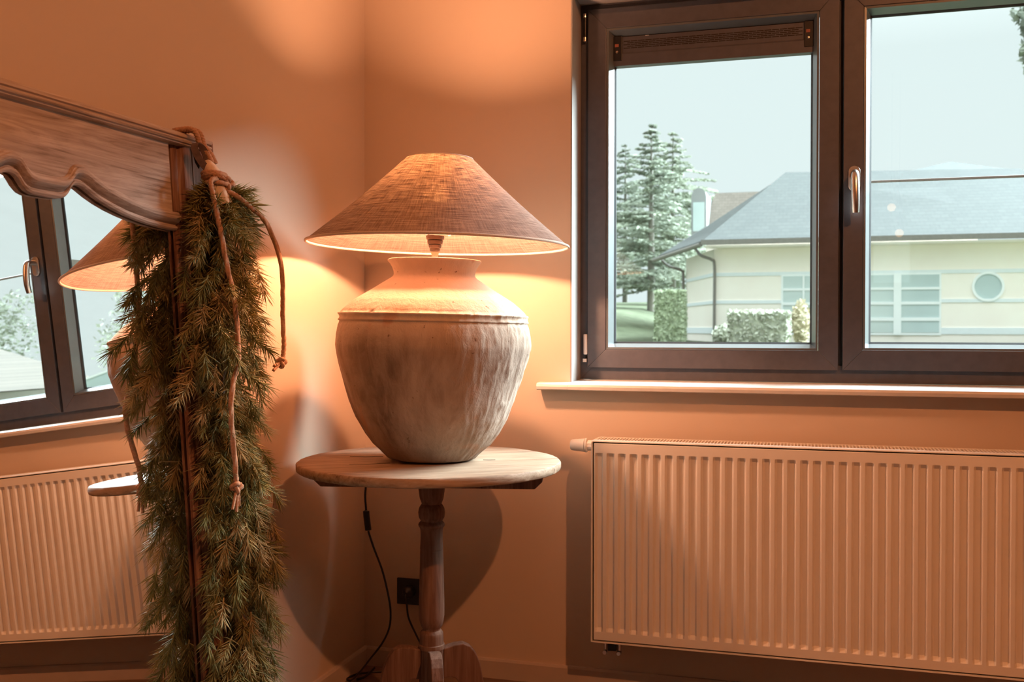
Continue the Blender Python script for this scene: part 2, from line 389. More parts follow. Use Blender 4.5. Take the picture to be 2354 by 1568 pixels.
# hinges: upper stay (two pale caps on a dark bar), lower sleeve
h0 = W(MB().lathe([(.0048, 0), (.0052, .004), (.0052, .078), (.0048, .082)], 14, (.6825, .1105, 1.937)), 'upper_hinge', m_black, smooth=True)
for z in (1.934, 2.006): W(MB().lathe([(.004, 0), (.006, .001), (.006, .0135), (.004, .0145)], 14, (.6825, .109, z)), 'hinge_cap', m_steel, h0, smooth=True)
for o in h0.children: pass
W(MB().lathe([(.005, 0), (.0063, .002), (.0063, .060), (.005, .062)], 14, (.686, .109, .981)), 'lower_hinge', m_valve, smooth=True)
W(MB().box(.679, .690, .104, .119, .958, .968), 'hinge_pin', m_valve)
W(MB().box(.6825, .6865, .107, .117, .968, .982), 'hinge_stem', m_black)
# ventilator across the top of the left sash
vt = bpy.data.objects.new('ventilator', None); col.objects.link(vt); vt.parent = win
W(MB().prism([(.134, 1.860), (.134, 1.895), (.137, 1.900), (.137, 1.948), (.150, 1.952), (.150, 1.856)], lambda p, x: (x, p[0], p[1]), .763, 1.355), 'ventilator_body', m_frame, vt)
b = MB()
for rw in range(5):
    z = 1.912 + rw * .0052
    for k in range(24):
        x = .797 + k * .0219 + (.011 if rw % 2 else 0)
        if x + .019 < 1.324: b.box(x, x + .0197, .1366, .140, z, z + .0026)
tag(W(b, 'ventilation_slots', m_dark, vt), kind='stuff')
for x in (.766, 1.3255):
    cp = W(MB().box(x, x + .0265, .1315, .140, 1.876, 1.950), 'end_cap', m_black, vt, bevel=.001)
    W(MB().box(x + .005, x + .0165, .130, .1335, 1.917, 1.926), 'slider_tab', m_orange, vt)
    W(MB().lathe([(.0001, 0), (.0036, .0005), (.0042, .002), (.0042, .004)], 14, (0, 0, 0)), 'screw', m_steel, vt)
    s_ = [c for c in vt.children if c.name.startswith('screw')][-1]
    s_.rotation_euler = (-PI / 2, 0, 0); s_.data.transform(Matrix.Translation((1.43, .12, .905))); s_.location = (x + .0115 - 1.43, .1290 - .12, 1.902 - .905)
W(MB().box(.863, .874, .1355, .1372, 1.9465, 1.948), 'pale_mark', m_valve, vt)

# ------------------------------------------------------------------ radiator
RAD = thing('radiator', 'cream ribbed panel radiator on the wall below the windowsill', 'radiator', (.757, -.14, .16))
def RD(mb, name, m, parent=None, **k):
    mb.v = [(x - .757, y + .14, z - .16) for x, y, z in mb.v]
    return mb.build(name, m, parent or RAD, **k)
X0, X1, ZB, ZT = .7655, 2.148, .1850, .7385
pitch, nrec, rx0 = .03258, 41, .7670
def panel():
    b = MB(); xs = []
    # x stations with depth (0 ridge plane, 1 recess)
    st = [(X0, 0)]
    for k in range(nrec):
        a = rx0 + k * pitch + .0022
        st += [(a, 0), (a + .0052, 1), (a + .0175, 1), (a + .0225, 0)]
    st.append((X1, 0))
    zs = [(ZB, 0), (.2085, 0), (.2185, 1), (.7015, 1), (.7115, 0), (ZT, 0)]
    yf = -.140; dp = .0085; nx = len(st)
    vs = [(x, yf + dp * dx * dz, z) for z, dz in zs for x, dx in st]
    fs = [(j * nx + i, j * nx + i + 1, (j + 1) * nx + i + 1, (j + 1) * nx + i) for j in range(len(zs) - 1) for i in range(nx - 1)]
    b.add(vs, fs)
    # folded rim to the back
    back = [(X0, yf + .013, ZB), (X1, yf + .013, ZB), (X1, yf + .013, ZT), (X0, yf + .013, ZT)]
    base = b.add(back, [(0, 1, 2, 3)])
    top = (len(zs) - 1) * nx
    b.f += [tuple([base, base + 1] + [nx - 1 - i for i in range(nx)])]
    b.f += [tuple([base + 3, base + 2] + [top + nx - 1 - i for i in range(nx)])]
    b.f += [tuple([base] + [j * nx for j in range(len(zs))] + [base + 3]), tuple([base + 1] + [j * nx + nx - 1 for j in range(len(zs))] + [base + 2])]
    return b
RD(panel(), 'front_panel', m_rad, smooth=True, angle=25, bevel=.0009, seg=2)
RD(MB().box(X0, X1, -.052, -.040, ZB, ZT), 'rear_panel', m_rad)
RD(MB().prism([(-.1405, .1775), (-.04, .1775), (-.04, .7455), (-.1345, .7455), (-.1405, .740)], lambda p, x: (x, p[0], p[1]), .7573, .7615), 'side_panel', m_rad, bevel=.0012)
RD(MB().box(2.152, 2.156, -.1405, -.04, .1775, .7455), 'side_panel', m_rad, bevel=.0012)
# top grille: two rails and cross slats
RD(MB().box(.7618, 2.1515, -.1405, -.118, .1775, .1812), 'bottom_rail', m_rad)
RD(MB().box(.7618, 2.1515, -.126, -.1245, .1812, .742), 'gap_shade_sheet', m_dark)  # added dark sheet: gives the gaps round the front panel their shade
RD(MB().prism([(-.1405, .742), (-.1405, .7445), (-.1385, .7468), (-.121, .7468), (-.121, .742)], lambda p, x: (x, p[0], p[1]), .7617, X1), 'grille_front_rail', m_rad, smooth=True, angle=30)
RD(MB().prism([(-.052, .742), (-.052, .7468), (-.042, .7468), (-.04, .7445), (-.04, .742)], lambda p, x: (x, p[0], p[1]), .7617, X1), 'grille_rear_rail', m_rad)
slat_me = None
for k in range(156):
    x = .7665 + k * .00885
    if slat_me is None:
        q = RD(MB().box(x - .0017, x + .0017, -.121, -.052, .7400, .7462), 'grille_slat', m_rad); slat_me = q
    else:
        c = slat_me.copy(); col.objects.link(c); c.parent = RAD; c.location = (k * .00885, 0, 0)
RD(MB().box(.762, X1, -.121, -.052, .722, .724), 'grille_shade_sheet', m_dark)  # added dark sheet below the slats, standing in for shade inside the grille
# thermostatic valve head on the left end
vh = RD(MB().lathe([(.0001, -.0005), (.0135, 0), (.0155, .0025), (.0166, .010), (.0186, .034), (.0195, .0395), (.0195, .0405), (.018, .041)], 32), 'valve_head', m_valve, smooth=True)
vh.data.transform(Matrix.Translation((.757, -.14, .16)))
for z in (.0,):
    vh.data.transform(Matrix.Rotation(PI / 2, 4, 'Y')); vh.location = (.6835 - .757, -.072 + .14, .724 - .16)
q = RD(MB().lathe([(.0165, 0), (.0205, .001), (.0205, .006), (.016, .008)], 32), 'valve_collar', m_valve, smooth=True)
q.data.transform(Matrix.Translation((.757, -.14, .16))); q.data.transform(Matrix.Rotation(PI / 2, 4, 'Y')); q.location = (.7250 - .757, -.072 + .14, .724 - .16)
b = MB(); prof = [(.0135, 0), (.0135, .024)]
b.lathe(prof, 40, (0, 0, 0), lambda a, z, r: .0014 * (1 if math.sin(a * 20) > 0 else 0))
q = RD(b, 'valve_nut', m_valve); q.data.transform(Matrix.Translation((.757, -.14, .16))); q.data.transform(Matrix.Rotation(PI / 2, 4, 'Y')); q.location = (.733 - .757, -.072 + .14, .724 - .16)
# bottom connection block with two capped valves
for k, x in enumerate((.7865, .8270)):
    RD(MB().lathe([(.0058, 0), (.0058, .050)], 16, (x, -.072, .132)), 'connection_pipe', m_steel, smooth=True)
    q = RD(MB().lathe([(.0025, -.001), (.0055, -.001), (.0062, 0), (.0067, .004), (.0067, .016)], 20), 'shutoff_cap', m_steel, smooth=True)
    q.data.transform(Matrix.Translation((.757, -.14, .16))); q.data.transform(Matrix.Rotation(-PI / 2, 4, 'X')); q.location = (x - .757, -.086 + .14, .134 - .16)
RD(MB().box(.7945, .819, -.080, -.064, .138, .158), 'connection_block', m_black, bevel=.001)
for x in (.90, 2.02): RD(MB().box(x, x + .03, -.04, -.0005, .25, .66), 'wall_bracket', m_rad)

# ------------------------------------------------------------------ wall socket
SO = thing('wall_socket', 'black square wall socket behind the table pedestal', 'socket', (.1535, 0, .242))
MB().box(-.0405, .0405, -.009, 0, -.0405, .0405).build('cover_plate', m_black, SO, bevel=.002)
q = MB().lathe([(.0225, 0), (.0225, .002), (.020, .002), (.019, -.004), (.0001, -.004)], 32).build('socket_well', m_black, SO, smooth=True)
q.rotation_euler = (PI / 2, 0, 0); q.location = (0, -.0085, 0)

# ------------------------------------------------------------------ pedestal table
TC = Vector((.398, -.4636, 0)); TZ = .7183; TR = .340
tab = thing('pedestal_table', 'weathered round wooden pedestal table carrying the lamp in the corner', 'table', TC)
b = MB(); seg = 128; prof = []
for k in range(9): prof.append((TR * (k + .0001) / 8 * .988, TZ))
prof += [(TR - .0025, TZ - .0012), (TR, TZ - .005), (TR + .0005, TZ - .013), (TR - .001, TZ - .0205), (TR - .006, TZ - .0235), (.0001, TZ - .0235)]
def edge(a, z, r):
    if r < TR * .9: return 0
    return .0035 * noise.noise((math.cos(a) * 3, math.sin(a) * 3, 1.7)) + .0016 * noise.noise((math.cos(a) * 16, math.sin(a) * 16, z * 60))
b.lathe(prof, seg, (0, 0, 0), edge, False)
for i, v in enumerate(b.v):
    x, y, z = v
    if z > TZ - .004: b.v[i] = (x, y, z + .0006 * noise.noise((x * 9, y * 9, 3)))
tt = b.build('tabletop', m_top, tab, smooth=True, angle=50)
# grain runs diagonally across the top
ga = R(35)
tt.data.transform(Matrix.Rotation(-ga, 4, 'Z')); tt.rotation_euler = (0, 0, ga)
# splits in the top: dark thin wedges let into the surface
def crack(name, pts, wd):
    b = MB(); n = len(pts)
    L = []; Rr = []
    for i, (x, y) in enumerate(pts):
        a = Vector(pts[min(i + 1, n - 1)]) - Vector(pts[max(i - 1, 0)]); a.normalize(); nn = Vector((-a.y, a.x)); ww = wd * math.sin(PI * (i + .3) / (n - .4))
        L.append((x + nn.x * ww, y + nn.y * ww)); Rr.append((x - nn.x * ww, y - nn.y * ww))
    b.prism(L[::-1] + Rr, lambda p, z: (p[0], p[1], z), TZ - .004, TZ + .0007); return b.build(name, m_dark, tab)
crack('split', [(-.225, -.005), (-.20, .004), (-.185, .000), (-.165, .012), (-.14, .020)], .0018)
crack('split', [(-.155, -.155), (-.13, -.138), (-.12, -.142), (-.095, -.112), (-.07, -.098)], .0012)
crack('split', [(.135, .035), (.15, .038), (.165, .045)], .0014)
# turned column (r, z)
cp = [(.0345, .695), (.0348, .668), (.0340, .640), (.031, .618), (.0265, .606), (.0258, .603), (.0285, .600), (.033, .592), (.0350, .581), (.0335, .569), (.029, .5615), (.0275, .559), (.029, .5575),
      (.0335, .553), (.0348, .549), (.0335, .545), (.0305, .541), (.0290, .535), (.0285, .52), (.0292, .50), (.0302, .486), (.0295, .484), (.0300, .4815), (.0302, .47), (.0308, .44), (.0316, .41), (.0326, .37), (.0334, .335), (.0332, .312),
      (.0315, .297), (.0275, .285), (.0235, .2785), (.0233, .2745), (.0275, .271), (.0305, .266), (.0310, .245), (.0312, .2385), (.0338, .237), (.0342, .231), (.0338, .2255), (.0325, .224), (.0325, .05), (.030, .045)]
cp = cp[::-1]
fine = []
for (r0, z0), (r1, z1) in zip(cp, cp[1:]):
    for k in range(3): fine.append((r0 + (r1 - r0) * k / 3, z0 + (z1 - z0) * k / 3))
fine.append(cp[-1])
MB().lathe(fine, 56, (0.005, .001, 0), lambda a, z, r: .0004 * noise.noise((math.cos(a) * 6, math.sin(a) * 6, z * 6))).build('turned_column', m_ped, tab, smooth=True, angle=50)
# four curved plank legs
legp = [(.028, .150), (.050, .152), (.063, .146), (.078, .118), (.095, .070), (.118, .032), (.150, .012), (.165, 0), (.245, 0), (.240, .012), (.215, .024), (.180, .046), (.155, .080), (.140, .115),
        (.132, .150), (.126, .182), (.115, .210), (.100, .228), (.082, .236), (.060, .2345), (.030, .226)]
vd = Vector((CAM.x - TC.x, CAM.y - TC.y)).normalized(); va = math.atan2(vd.y, vd.x) + R(7)
for k in range(4):
    q = MB().prism(legp, lambda p, t: (p[0], t, p[1]), -.0155, .0155).build('leg', m_ped, tab, bevel=.0025)
    q.rotation_euler = (0, 0, va + k * PI / 2); q.location = (.005, .001, 0)
# chamfered cleat under the top
ca = math.atan2(rt.y, rt.x)
q = MB().prism([(-.300, .6945), (-.300, .680), (-.275, .656), (.272, .649), (.292, .668), (.297, .6945)], lambda p, t: (p[0], t, p[1]), -.055, .055).build('cleat', m_ped, tab, bevel=.002)
q.rotation_euler = (0, 0, ca); q.location = (0, .0, 0)

# ------------------------------------------------------------------ table lamp
LB = Vector((.4005, -.463, TZ + .0045))
axis = Vector((fw.x, fw.y, 0)).normalized()
LM = Matrix.Translation(LB) @ Matrix.Rotation(R(1.15), 4, axis)
lamp = thing('table_lamp', 'big clay jar table lamp with a wide linen shade on the round table', 'lamp', matrix=LM)
vp = [(.100, 0), (.113, .003), (.122, .012), (.134, .024), (.152, .040), (.172, .066), (.195, .106), (.213, .150), (.228, .198), (.240, .240), (.2475, .270), (.2510, .292), (.2500, .318), (.2455, .342), (.2415, .352)]
band0, band1 = .3545, .3735
vp2 = [(.2405, .374), (.236, .381), (.222, .394), (.205, .408), (.185, .4205), (.163, .434), (.142, .4475), (.124, .459), (.112, .4665), (.1065, .4710), (.1045, .476), (.1055, .484), (.109, .494), (.1145, .503), (.1195, .509), (.1212, .5125), (.1195, .5145), (.1150, .5150), (.110, .5145)]
prof = []
def addp(p):
    for (r0, z0), (r1, z1) in zip(p, p[1:]):
        n = max(1, int(math.hypot(r1 - r0, z1 - z0) / .005))
        for k in range(n): prof.append((r0 + (r1 - r0) * k / n, z0 + (z1 - z0) * k / n))
    prof.append(p[-1])
addp(vp); prof += [(.2418, .353), (.2445, .3545), (.2452, .3565), (.2430, .3585), (.2420, .364), (.2432, .3685), (.2450, .3705), (.2448, .3730), (.2420, .3742)]; addp(vp2)
prof += [(.103, .513), (.098, .505), (.096, .495)]
SIDE = math.atan2(rt.y, rt.x)
def clay(a, z, r):
    ca_, sa = math.cos(a), math.sin(a)
    d = .0028 * noise.noise((ca_ * 2.2, sa * 2.2, z * 8)) + .0010 * noise.noise((ca_ * 9, sa * 9, z * 18))
    if z < .352:
        side = max(0, math.cos(a - SIDE + .35)) ** 2
        rg = abs(noise.noise((ca_ * 13, sa * 13, z * 9 + 4)))
        d += side * .0034 * max(0, 1 - rg * 6) + .0010 * max(0, 1 - abs(noise.noise((ca_ * 24, sa * 24, z * 4))) * 5)
    elif z < .3745:
        d += .0030 * noise.noise((ca_ * 30, sa * 30, z * 60)) + .0011 * math.sin(a * 78 + 5 * noise.noise((ca_ * 9, sa * 9, 0))) * (1 if z > .366 else .25)
    elif z > .505:
        d += .0014 * noise.noise((ca_ * 12, sa * 12, 5))
    return d
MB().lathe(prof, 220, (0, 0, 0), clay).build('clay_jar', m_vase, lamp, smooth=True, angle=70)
MB().lathe([(.0975, .497), (.0975, .500), (.0001, .500)], 48, (0, 0, 0)).build('jar_cover_disc', m_vase, lamp, smooth=True)
MB().lathe([(.0105, .500), (.0095, .503), (.0085, .505), (.0085, .5295), (.0100, .531), (.0100, .537)], 20).build('stem_tube', m_trimtape, lamp, smooth=True, angle=40)
hp = [(.0085, .536), (.0125, .537), (.0135, .541), (.0135, .545), (.0155, .546), (.0170, .551), (.0170, .554), (.0150, .5545), (.0190, .556), (.0205, .563), (.0205, .5655), (.0180, .566), (.0225, .568), (.0240, .575), (.0240, .578), (.019, .579), (.019, .600)]
MB().lathe(hp, 32).build('bulb_holder', m_brass, lamp, smooth=True, angle=35)
SB = Vector((.0075, .0022, .5545)); ST = .7775; RB, RT_ = .3395, .0865
# shade carrier: ring on the holder, U wires and three spokes to the top ring
def torus(b, c, Rr, r, n=64, m=8):
    b.tube([(c[0] + Rr * math.cos(2 * PI * i / n), c[1] + Rr * math.sin(2 * PI * i / n), c[2]) for i in range(n + 1)], r, m, cap=False)
b = MB(); torus(b, (SB.x, SB.y, .5785), .0245, .0016, 40); b.build('carrier_ring', m_steel, lamp, smooth=True)
for s_ in (-1, 1):
    dx, dy = rt.x * s_, rt.y * s_
    pts = catmull([(SB.x + dx * k, SB.y + dy * k, z) for k, z in ((.0245, .5785), (.031, .579), (.0345, .583), (.0355, .592), (.0365, .64), (.040, .70), (.055, .745), (.083, .772))], 6)
    MB().tube(pts, .0016, 8).build('carrier_wire', m_steel, lamp, smooth=True)
b = MB(); torus(b, (SB.x, SB.y, ST), RT_ - .001, .0022, 48); b.build('top_ring', m_trimtape, lamp, smooth=True)
b = MB(); torus(b, (SB.x, SB.y, SB.z), RB - .001, .0034, 128); b.build('bottom_ring', m_trimtape, lamp, smooth=True)
# linen cone with UVs measured in metres along the cloth
seg, rows = 160, 40
b = MB(); uv = []
for k in range(rows + 1):
    t = k / rows; rr = RB + (RT_ - RB) * t - .006 * math.sin(PI * t); z = SB.z + (ST - SB.z) * t
    for i in range(seg):
        a = 2 * PI * i / seg; b.v.append((SB.x + rr * math.cos(a), SB.y + rr * math.sin(a), z))
for k in range(rows):
    for i in range(seg): b.f.append((k * seg + i, k * seg + (i + 1) % seg, (k + 1) * seg + (i + 1) % seg, (k + 1) * seg + i))
shade = b.build('lamp_shade', m_linen, lamp, smooth=True, fix=False, angle=180)
ul = shade.data.uv_layers.new(name='UVMap'); slant = math.hypot(RB - RT_, ST - SB.z)
for p in shade.data.polygons:
    k, i = divmod(p.index, seg)
    for li, (di, dk) in zip(p.loop_indices, ((0, 0), (1, 0), (1, 1), (0, 1))):
        ul.data[li].uv = ((i + di) / seg * 2 * PI * .21, (k + dk) / rows * slant)
# bulb: glass with glowing body
bp_ = [(.022, .6602)] + [(.034 * math.cos(a), .687 + .034 * math.sin(a)) for a in [R(x) for x in range(-48, 88, 8)]] + [(.0001, .721)]
MB().lathe([(.0130, .597), (.0135, .612), (.0160, .635), (.0219, .660)], 28).build('bulb_neck', m_valve, lamp, smooth=True, angle=60)
MB().lathe(bp_, 28).build('bulb', m_bulb, lamp, smooth=True, angle=60)
# cord with switch and plug
pc = thing('power_cord', 'thin black power cord with inline switch hanging below the round table', 'cord', (.1425, -.30, .545))
def lw(p): return Vector(p) - Vector((.1425, -.30, .545))
cordp = [(.352, -.340, TZ + .0045), (.345, -.20, TZ + .0045), (.340, -.124, TZ + .004), (.338, -.112, TZ - .008), (.325, -.113, .675), (.22, -.17, .655), (.15, -.28, .645), (.1405, -.30, .600), (.1425, -.30, .545)]
cord2 = [(.1490, -.30, .486), (.163, -.295, .440), (.182, -.28, .375), (.195, -.27, .31), (.202, -.265, .255), (.196, -.26, .205), (.170, -.25, .155), (.125, -.235, .10), (.075, -.20, .045), (.035, -.17, .008), (.012, -.15, .0045), (.03, -.10, .0045), (.10, -.06, .0045), (.20, -.05, .0045), (.235, -.06, .02), (.232, -.065, .07), (.205, -.075, .13), (.180, -.075, .18), (.170, -.065, .215), (.160, -.052, .235), (.158, -.042, .242)]
cord = MB().tube([lw(p) for p in catmull(cordp, 8)], .0029, 10).build('upper_cord', m_cord, pc, smooth=True)
MB().tube([lw(p) for p in catmull(cord2, 10)], .0029, 10).build('lower_cord', m_cord, pc, smooth=True)
b = MB(); b.tube([lw(p) for p in [(.1424, -.30, .545), (.1425, -.30, .543), (.1435, -.30, .530), (.1455, -.30, .515), (.1475, -.30, .500), (.149, -.30, .489), (.1491, -.30, .487)]],
                 lambda t: .0035 + .0055 * min(1, 6 * t, 6 * (1 - t)), 14)
b.build('cord_switch', m_black, pc, smooth=True)
q = MB().lathe([(.0001, -.002), (.017, 0), (.0185, .004), (.0185, .018), (.015, .026), (.008, .032), (.0055, .036)], 24).build('plug', m_black, pc, smooth=True)
q.matrix_local = Matrix.Translation(lw((.1565, -.0065, .243))) @ Matrix.Rotation(PI / 2, 4, 'X')

# loose black strap lying on the floor in the corner
b = MB(); b.tube(catmull([(.045, -.155, .006), (.06, -.135, .008), (.072, -.115, .018), (.082, -.105, .03)], 8), lambda t: .0045 * (1 - .3 * t), 8)
tag(b.build('cable_strap', m_cord, smooth=True), 'short black cable strap on the floor in the corner', 'strap')

# ------------------------------------------------------------------ standing mirror, leaning on the left wall
mn = Vector((.9974, -.0154, .0702)).normalized(); MDIST = .1377
me_ = Vector((.0154, .9999, 0)).normalized(); mu = mn.cross(me_)
if mu.z < 0: mu = -mu
MM = Matrix((me_, -mn, mu)).transposed().to_4x4(); MM.translation = mn * MDIST
# local frame: x = along the frame, -y = out of the glass, z = up the glass
mir = thing('standing_mirror', 'tall wooden framed mirror with a scalloped top leaning on the left wall', 'mirror', matrix=MM)
def L3(s, v, o): return (s, -o, v)
SC, SE, SO_ = -1.43, -1.055, -.910
VB, VT = -.0085, 1.4765
def g(t):
    return interp([(0, 1.2885), (.033, 1.289), (.046, 1.293), (.055, 1.3005), (.064, 1.3125), (.072, 1.3185), (.083, 1.3205), (.094, 1.3190), (.105, 1.314), (.125, 1.3045), (.15, 1.295), (.18, 1.286), (.215, 1.278), (.25, 1.272), (.285, 1.2675), (.32, 1.2645), (.35, 1.263), (.40, 1.262)], t)
GL = MB().prism([(SE + .02, 0.07), (2 * SC - SE - .02, 0.07), (2 * SC - SE - .02, 1.34), (SE + .02, 1.34)], lambda p, o: L3(p[0], p[1], o), -.004, 0.0)
GL.build('mirror_glass', m_mirror, mir)
MB().prism([(SO_ - .01, .02), (2 * SC - SO_ + .01, .02), (2 * SC - SO_ + .01, 1.46), (SO_ - .01, 1.46)], lambda p, o: L3(p[0], p[1], o), -.012, -.0045).build('backing_board', m_fr_h, mir)
# stiles: profile (distance from the glass edge, out)
stp = [(.003, .0035), (.003, .009), (.008, .0125), (.016, .0135), (.021, .0125), (.0235, .0105), (.026, .0125), (.034, .0205), (.040, .0215), (.060, .0215), (.0625, .0195), (.065, .0215), (.113, .0215), (.1150, .018), (.120, .018), (.120, -.012), (.030, -.012), (.030, .0035)]
for sgn in (1, -1):
    f_ = (lambda s: s) if sgn == 1 else (lambda s: 2 * SC - s)
    b = MB(); b.sweep(stp, [lambda a, o, v=v: L3(f_(SE + a), v, o) for v in [VB + (1.447 - VB) * k / 40 for k in range(41)]])
    b.build('stile', m_fr_v, mir, smooth=True, angle=35)
# frieze board with scalloped lower edge (between the stiles)
N = 150; SF = SE - .012
b = MB(); top_ = 1.449
ss = [SF + (2 * SC - 2 * SF) * k / N for k in range(N + 1)]
vs = [L3(s, g(abs(s - SC)) + .028, .0165) for s in ss] + [L3(s, top_, .0165) for s in ss] + [L3(s, g(abs(s - SC)) + .028, -.002) for s in ss] + [L3(s, top_, -.002) for s in ss]
n1 = N + 1
fs = []
for k in range(N):
    fs += [(k, k + 1, n1 + k + 1, n1 + k), (2 * n1 + k + 1, 2 * n1 + k, 3 * n1 + k, 3 * n1 + k + 1), (k + 1, k, 2 * n1 + k, 2 * n1 + k + 1), (n1 + k, n1 + k + 1, 3 * n1 + k + 1, 3 * n1 + k)]
fs += [(0, n1, 3 * n1, 2 * n1), (N, 2 * n1 + N, 3 * n1 + N, n1 + N)]
b.add(vs, fs); b.build('frieze', m_fr_h, mir)
# moulding following the scallops
mp_ = [(-.0005, .0035), (-.0005, .0135), (.0030, .0165), (.0072, .0165), (.0082, .0120), (.0112, .0112), (.0125, .0140), (.0165, .0215), (.0210, .0265), (.0255, .0280), (.0300, .0268), (.0318, .0235), (.0345, .0225), (.0368, .0200), (.0380, .0150), (.030, .0120), (.012, .0035)]
N2 = 220; SF2 = SE + .0025
b = MB(); b.sweep(mp_, [lambda a, o, s=s: L3(s, g(abs(s - SC)) + a, o) for s in [SF2 + (2 * SC - 2 * SF2) * k / N2 for k in range(N2 + 1)]])
b.build('scalloped_moulding', m_fr_h, mir, smooth=True, angle=27)
# cornice
cpf = [(0, -.013), (0, .020), (.0025, .0245), (.0070, .0270), (.0115, .0268), (.0130, .0225), (.0152, .0222), (.0165, .0280), (.0195, .0330), (.0225, .0350), (.0252, .0340), (.0262, .0295), (.0288, .0290), (.0305, .0235), (.0305, -.013)]
VC = 1.4775
b = MB(); b.sweep(cpf, [lambda a, o: L3(SO_ - a, VC - a, o), lambda a, o: L3(2 * SC - SO_ + a, VC - a, o)])
b.build('cornice', m_fr_h, mir, smooth=True, angle=27)
for sgn in (1, -1):
    f_ = (lambda s: s) if sgn == 1 else (lambda s: 2 * SC - s)
    b = MB(); b.sweep(cpf, [lambda a, o: L3(f_(SO_ - a), VB, o), lambda a, o: L3(f_(SO_ - a), VC - a, o)])
    b.build('outer_moulding', m_fr_v, mir, smooth=True, angle=27)
# bottom rail
MB().sweep([(VB, -.012), (VB, .0205), (.085, .0205), (.09, .012), (.0955, .010), (.0955, .0035), (.06, .0035), (.06, -.012)],
           [lambda v, o, s=s: L3(s, v, o) for s in (SE + .02, 2 * SC - SE - .02)]).build('bottom_rail', m_fr_h, mir, smooth=True, angle=35)

# ------------------------------------------------------------------ garland on the mirror corner
gar = thing('needle_garland', 'thick hanging garland of green needle twigs roped to the mirror corner', 'garland', matrix=MM)
gc = [(-0.954, 1.332, 0.062), (-0.960, 1.304, 0.065), (-0.966, 1.255, 0.066), (-0.964, 1.159, 0.066), (-0.972, 1.081, 0.066), (-0.988, 1.005, 0.066), (-1.000, 0.910, 0.066), (-0.986, 0.814, 0.064), (-0.959, 0.716, 0.063), (-0.957, 0.619, 0.063), (-0.964, 0.524, 0.063), (-0.971, 0.430, 0.063), (-0.991, 0.276, 0.063), (-0.991, 0.200, 0.063), (-0.991, 0.120, 0.063)]  # along, up, out
gpath = catmull([L3(*q) for q in gc], 6)
grad = [(1.345, .024), (1.30, .085), (1.25, .150), (1.15, .165), (1.00, .150), (.90, .142), (.80, .124), (.70, .130), (.60, .142), (.50, .150), (.40, .150), (.20, .13), (.12, .07)]   # half width along the frame; half that outwards
MB().tube(gpath, .013, 8).build('core_stem', m_twig, gar, smooth=True)
def needle(b, p, d, L, r0, bend):
    """tapered three-sided needle of two segments"""
    d = d.normalized(); a = d.orthogonal().normalized(); c = d.cross(a); vs = []
    q1 = p + d * L * .55 + bend * .25; q2 = p + d * L + bend
    for q, r in ((p, r0), (q1, r0 * .9)):
        for k in range(3): vs.append(q + (a * math.cos(2.094 * k) + c * math.sin(2.094 * k)) * r)
    vs.append(q2)
    b.add(vs, [(0, 1, 4, 3), (1, 2, 5, 4), (2, 0, 3, 5), (3, 4, 6), (4, 5, 6), (5, 3, 6)])
def sprig_mb(rng, L, nn, nl):
    """twig along +z, needles forward-raked all round"""
    b = MB(); bend = Vector((rng.uniform(-.25, .25), rng.uniform(-.25, .25), 0)) * L
    P = lambda t: Vector((bend.x * t * t, bend.y * t * t, L * t))
    b.tube([P(t / 5) for t in range(6)], lambda t: .0017 * (1 - .6 * t), 5)
    for k in range(nn):
        t = .10 + .90 * (k + rng.random()) / nn; a = k * 2.3999 + rng.uniform(-.4, .4); rake = rng.uniform(.6, 1.2) * (1.1 - .55 * t)
        d = Vector((math.cos(a) * math.sin(rake), math.sin(a) * math.sin(rake), math.cos(rake)))
        l = nl * rng.uniform(.75, 1.15)
        needle(b, P(t), d, l, rng.uniform(.0008, .00125), Vector((0, 0, rng.uniform(0, .006))) + Vector((rng.uniform(-1, 1), rng.uniform(-1, 1), 0)) * .003)
    return b
rng = random.Random(11)
sprigs = []
for k in range(9):
    me2 = sprig_mb(rng, rng.uniform(.035, .060), rng.randint(40, 54), rng.uniform(.029, .038)).mesh('sprig'); me2.materials.append(m_needle)
    for p in me2.polygons: p.use_smooth = True
    sprigs.append(me2)
# inner filling: short twigs nobody could count
fill = MB()
spots = []
NS = 300
for i in range(NS + 300):
    t = (i + rng.random()) / NS if i < NS else rng.random()
    k = min(int(t * (len(gpath) - 1)), len(gpath) - 2); f_ = t * (len(gpath) - 1) - k
    c = gpath[k].lerp(gpath[k + 1], f_); v = c.z; Rr = interp(grad[::-1], v)
    if i < NS: a = i * 2.39996 + rng.uniform(-.5, .5); rr = Rr * rng.uniform(.30, .75)
    else: a = rng.uniform(0, 2 * PI); rr = Rr * rng.uniform(.0, .35)
    radial = Vector((math.cos(a), math.sin(a), 0))
    base = c + Vector((radial.x * rr, radial.y * rr * .52, 0)) + Vector((0, 0, .03))
    fl = .012 if base.x < -1.06 else .030
    if base.y > -fl: base.y = -fl - .5 * rng.random() * .02
    topness = max(0, min(1, (v - 1.20) / .12))
    dn = Vector((0, 0, -1)) * rng.uniform(.75, 1.25) * (1 - .72 * topness); out = radial * rng.uniform(.25, .95) * (1 + .5 * topness)
    d = dn + out + Vector((rng.uniform(-.25, .25), rng.uniform(-.25, .25), rng.uniform(-.1, .25)))
    d.y *= .6
    if d.y > 0 and base.y > -.07: d.y *= .1
    d.normalize()
    spots.append((base, d, rng.uniform(0, 2 * PI), rng.uniform(.9, 1.3) * (.75 + .25 * min(1, Rr / .09))))
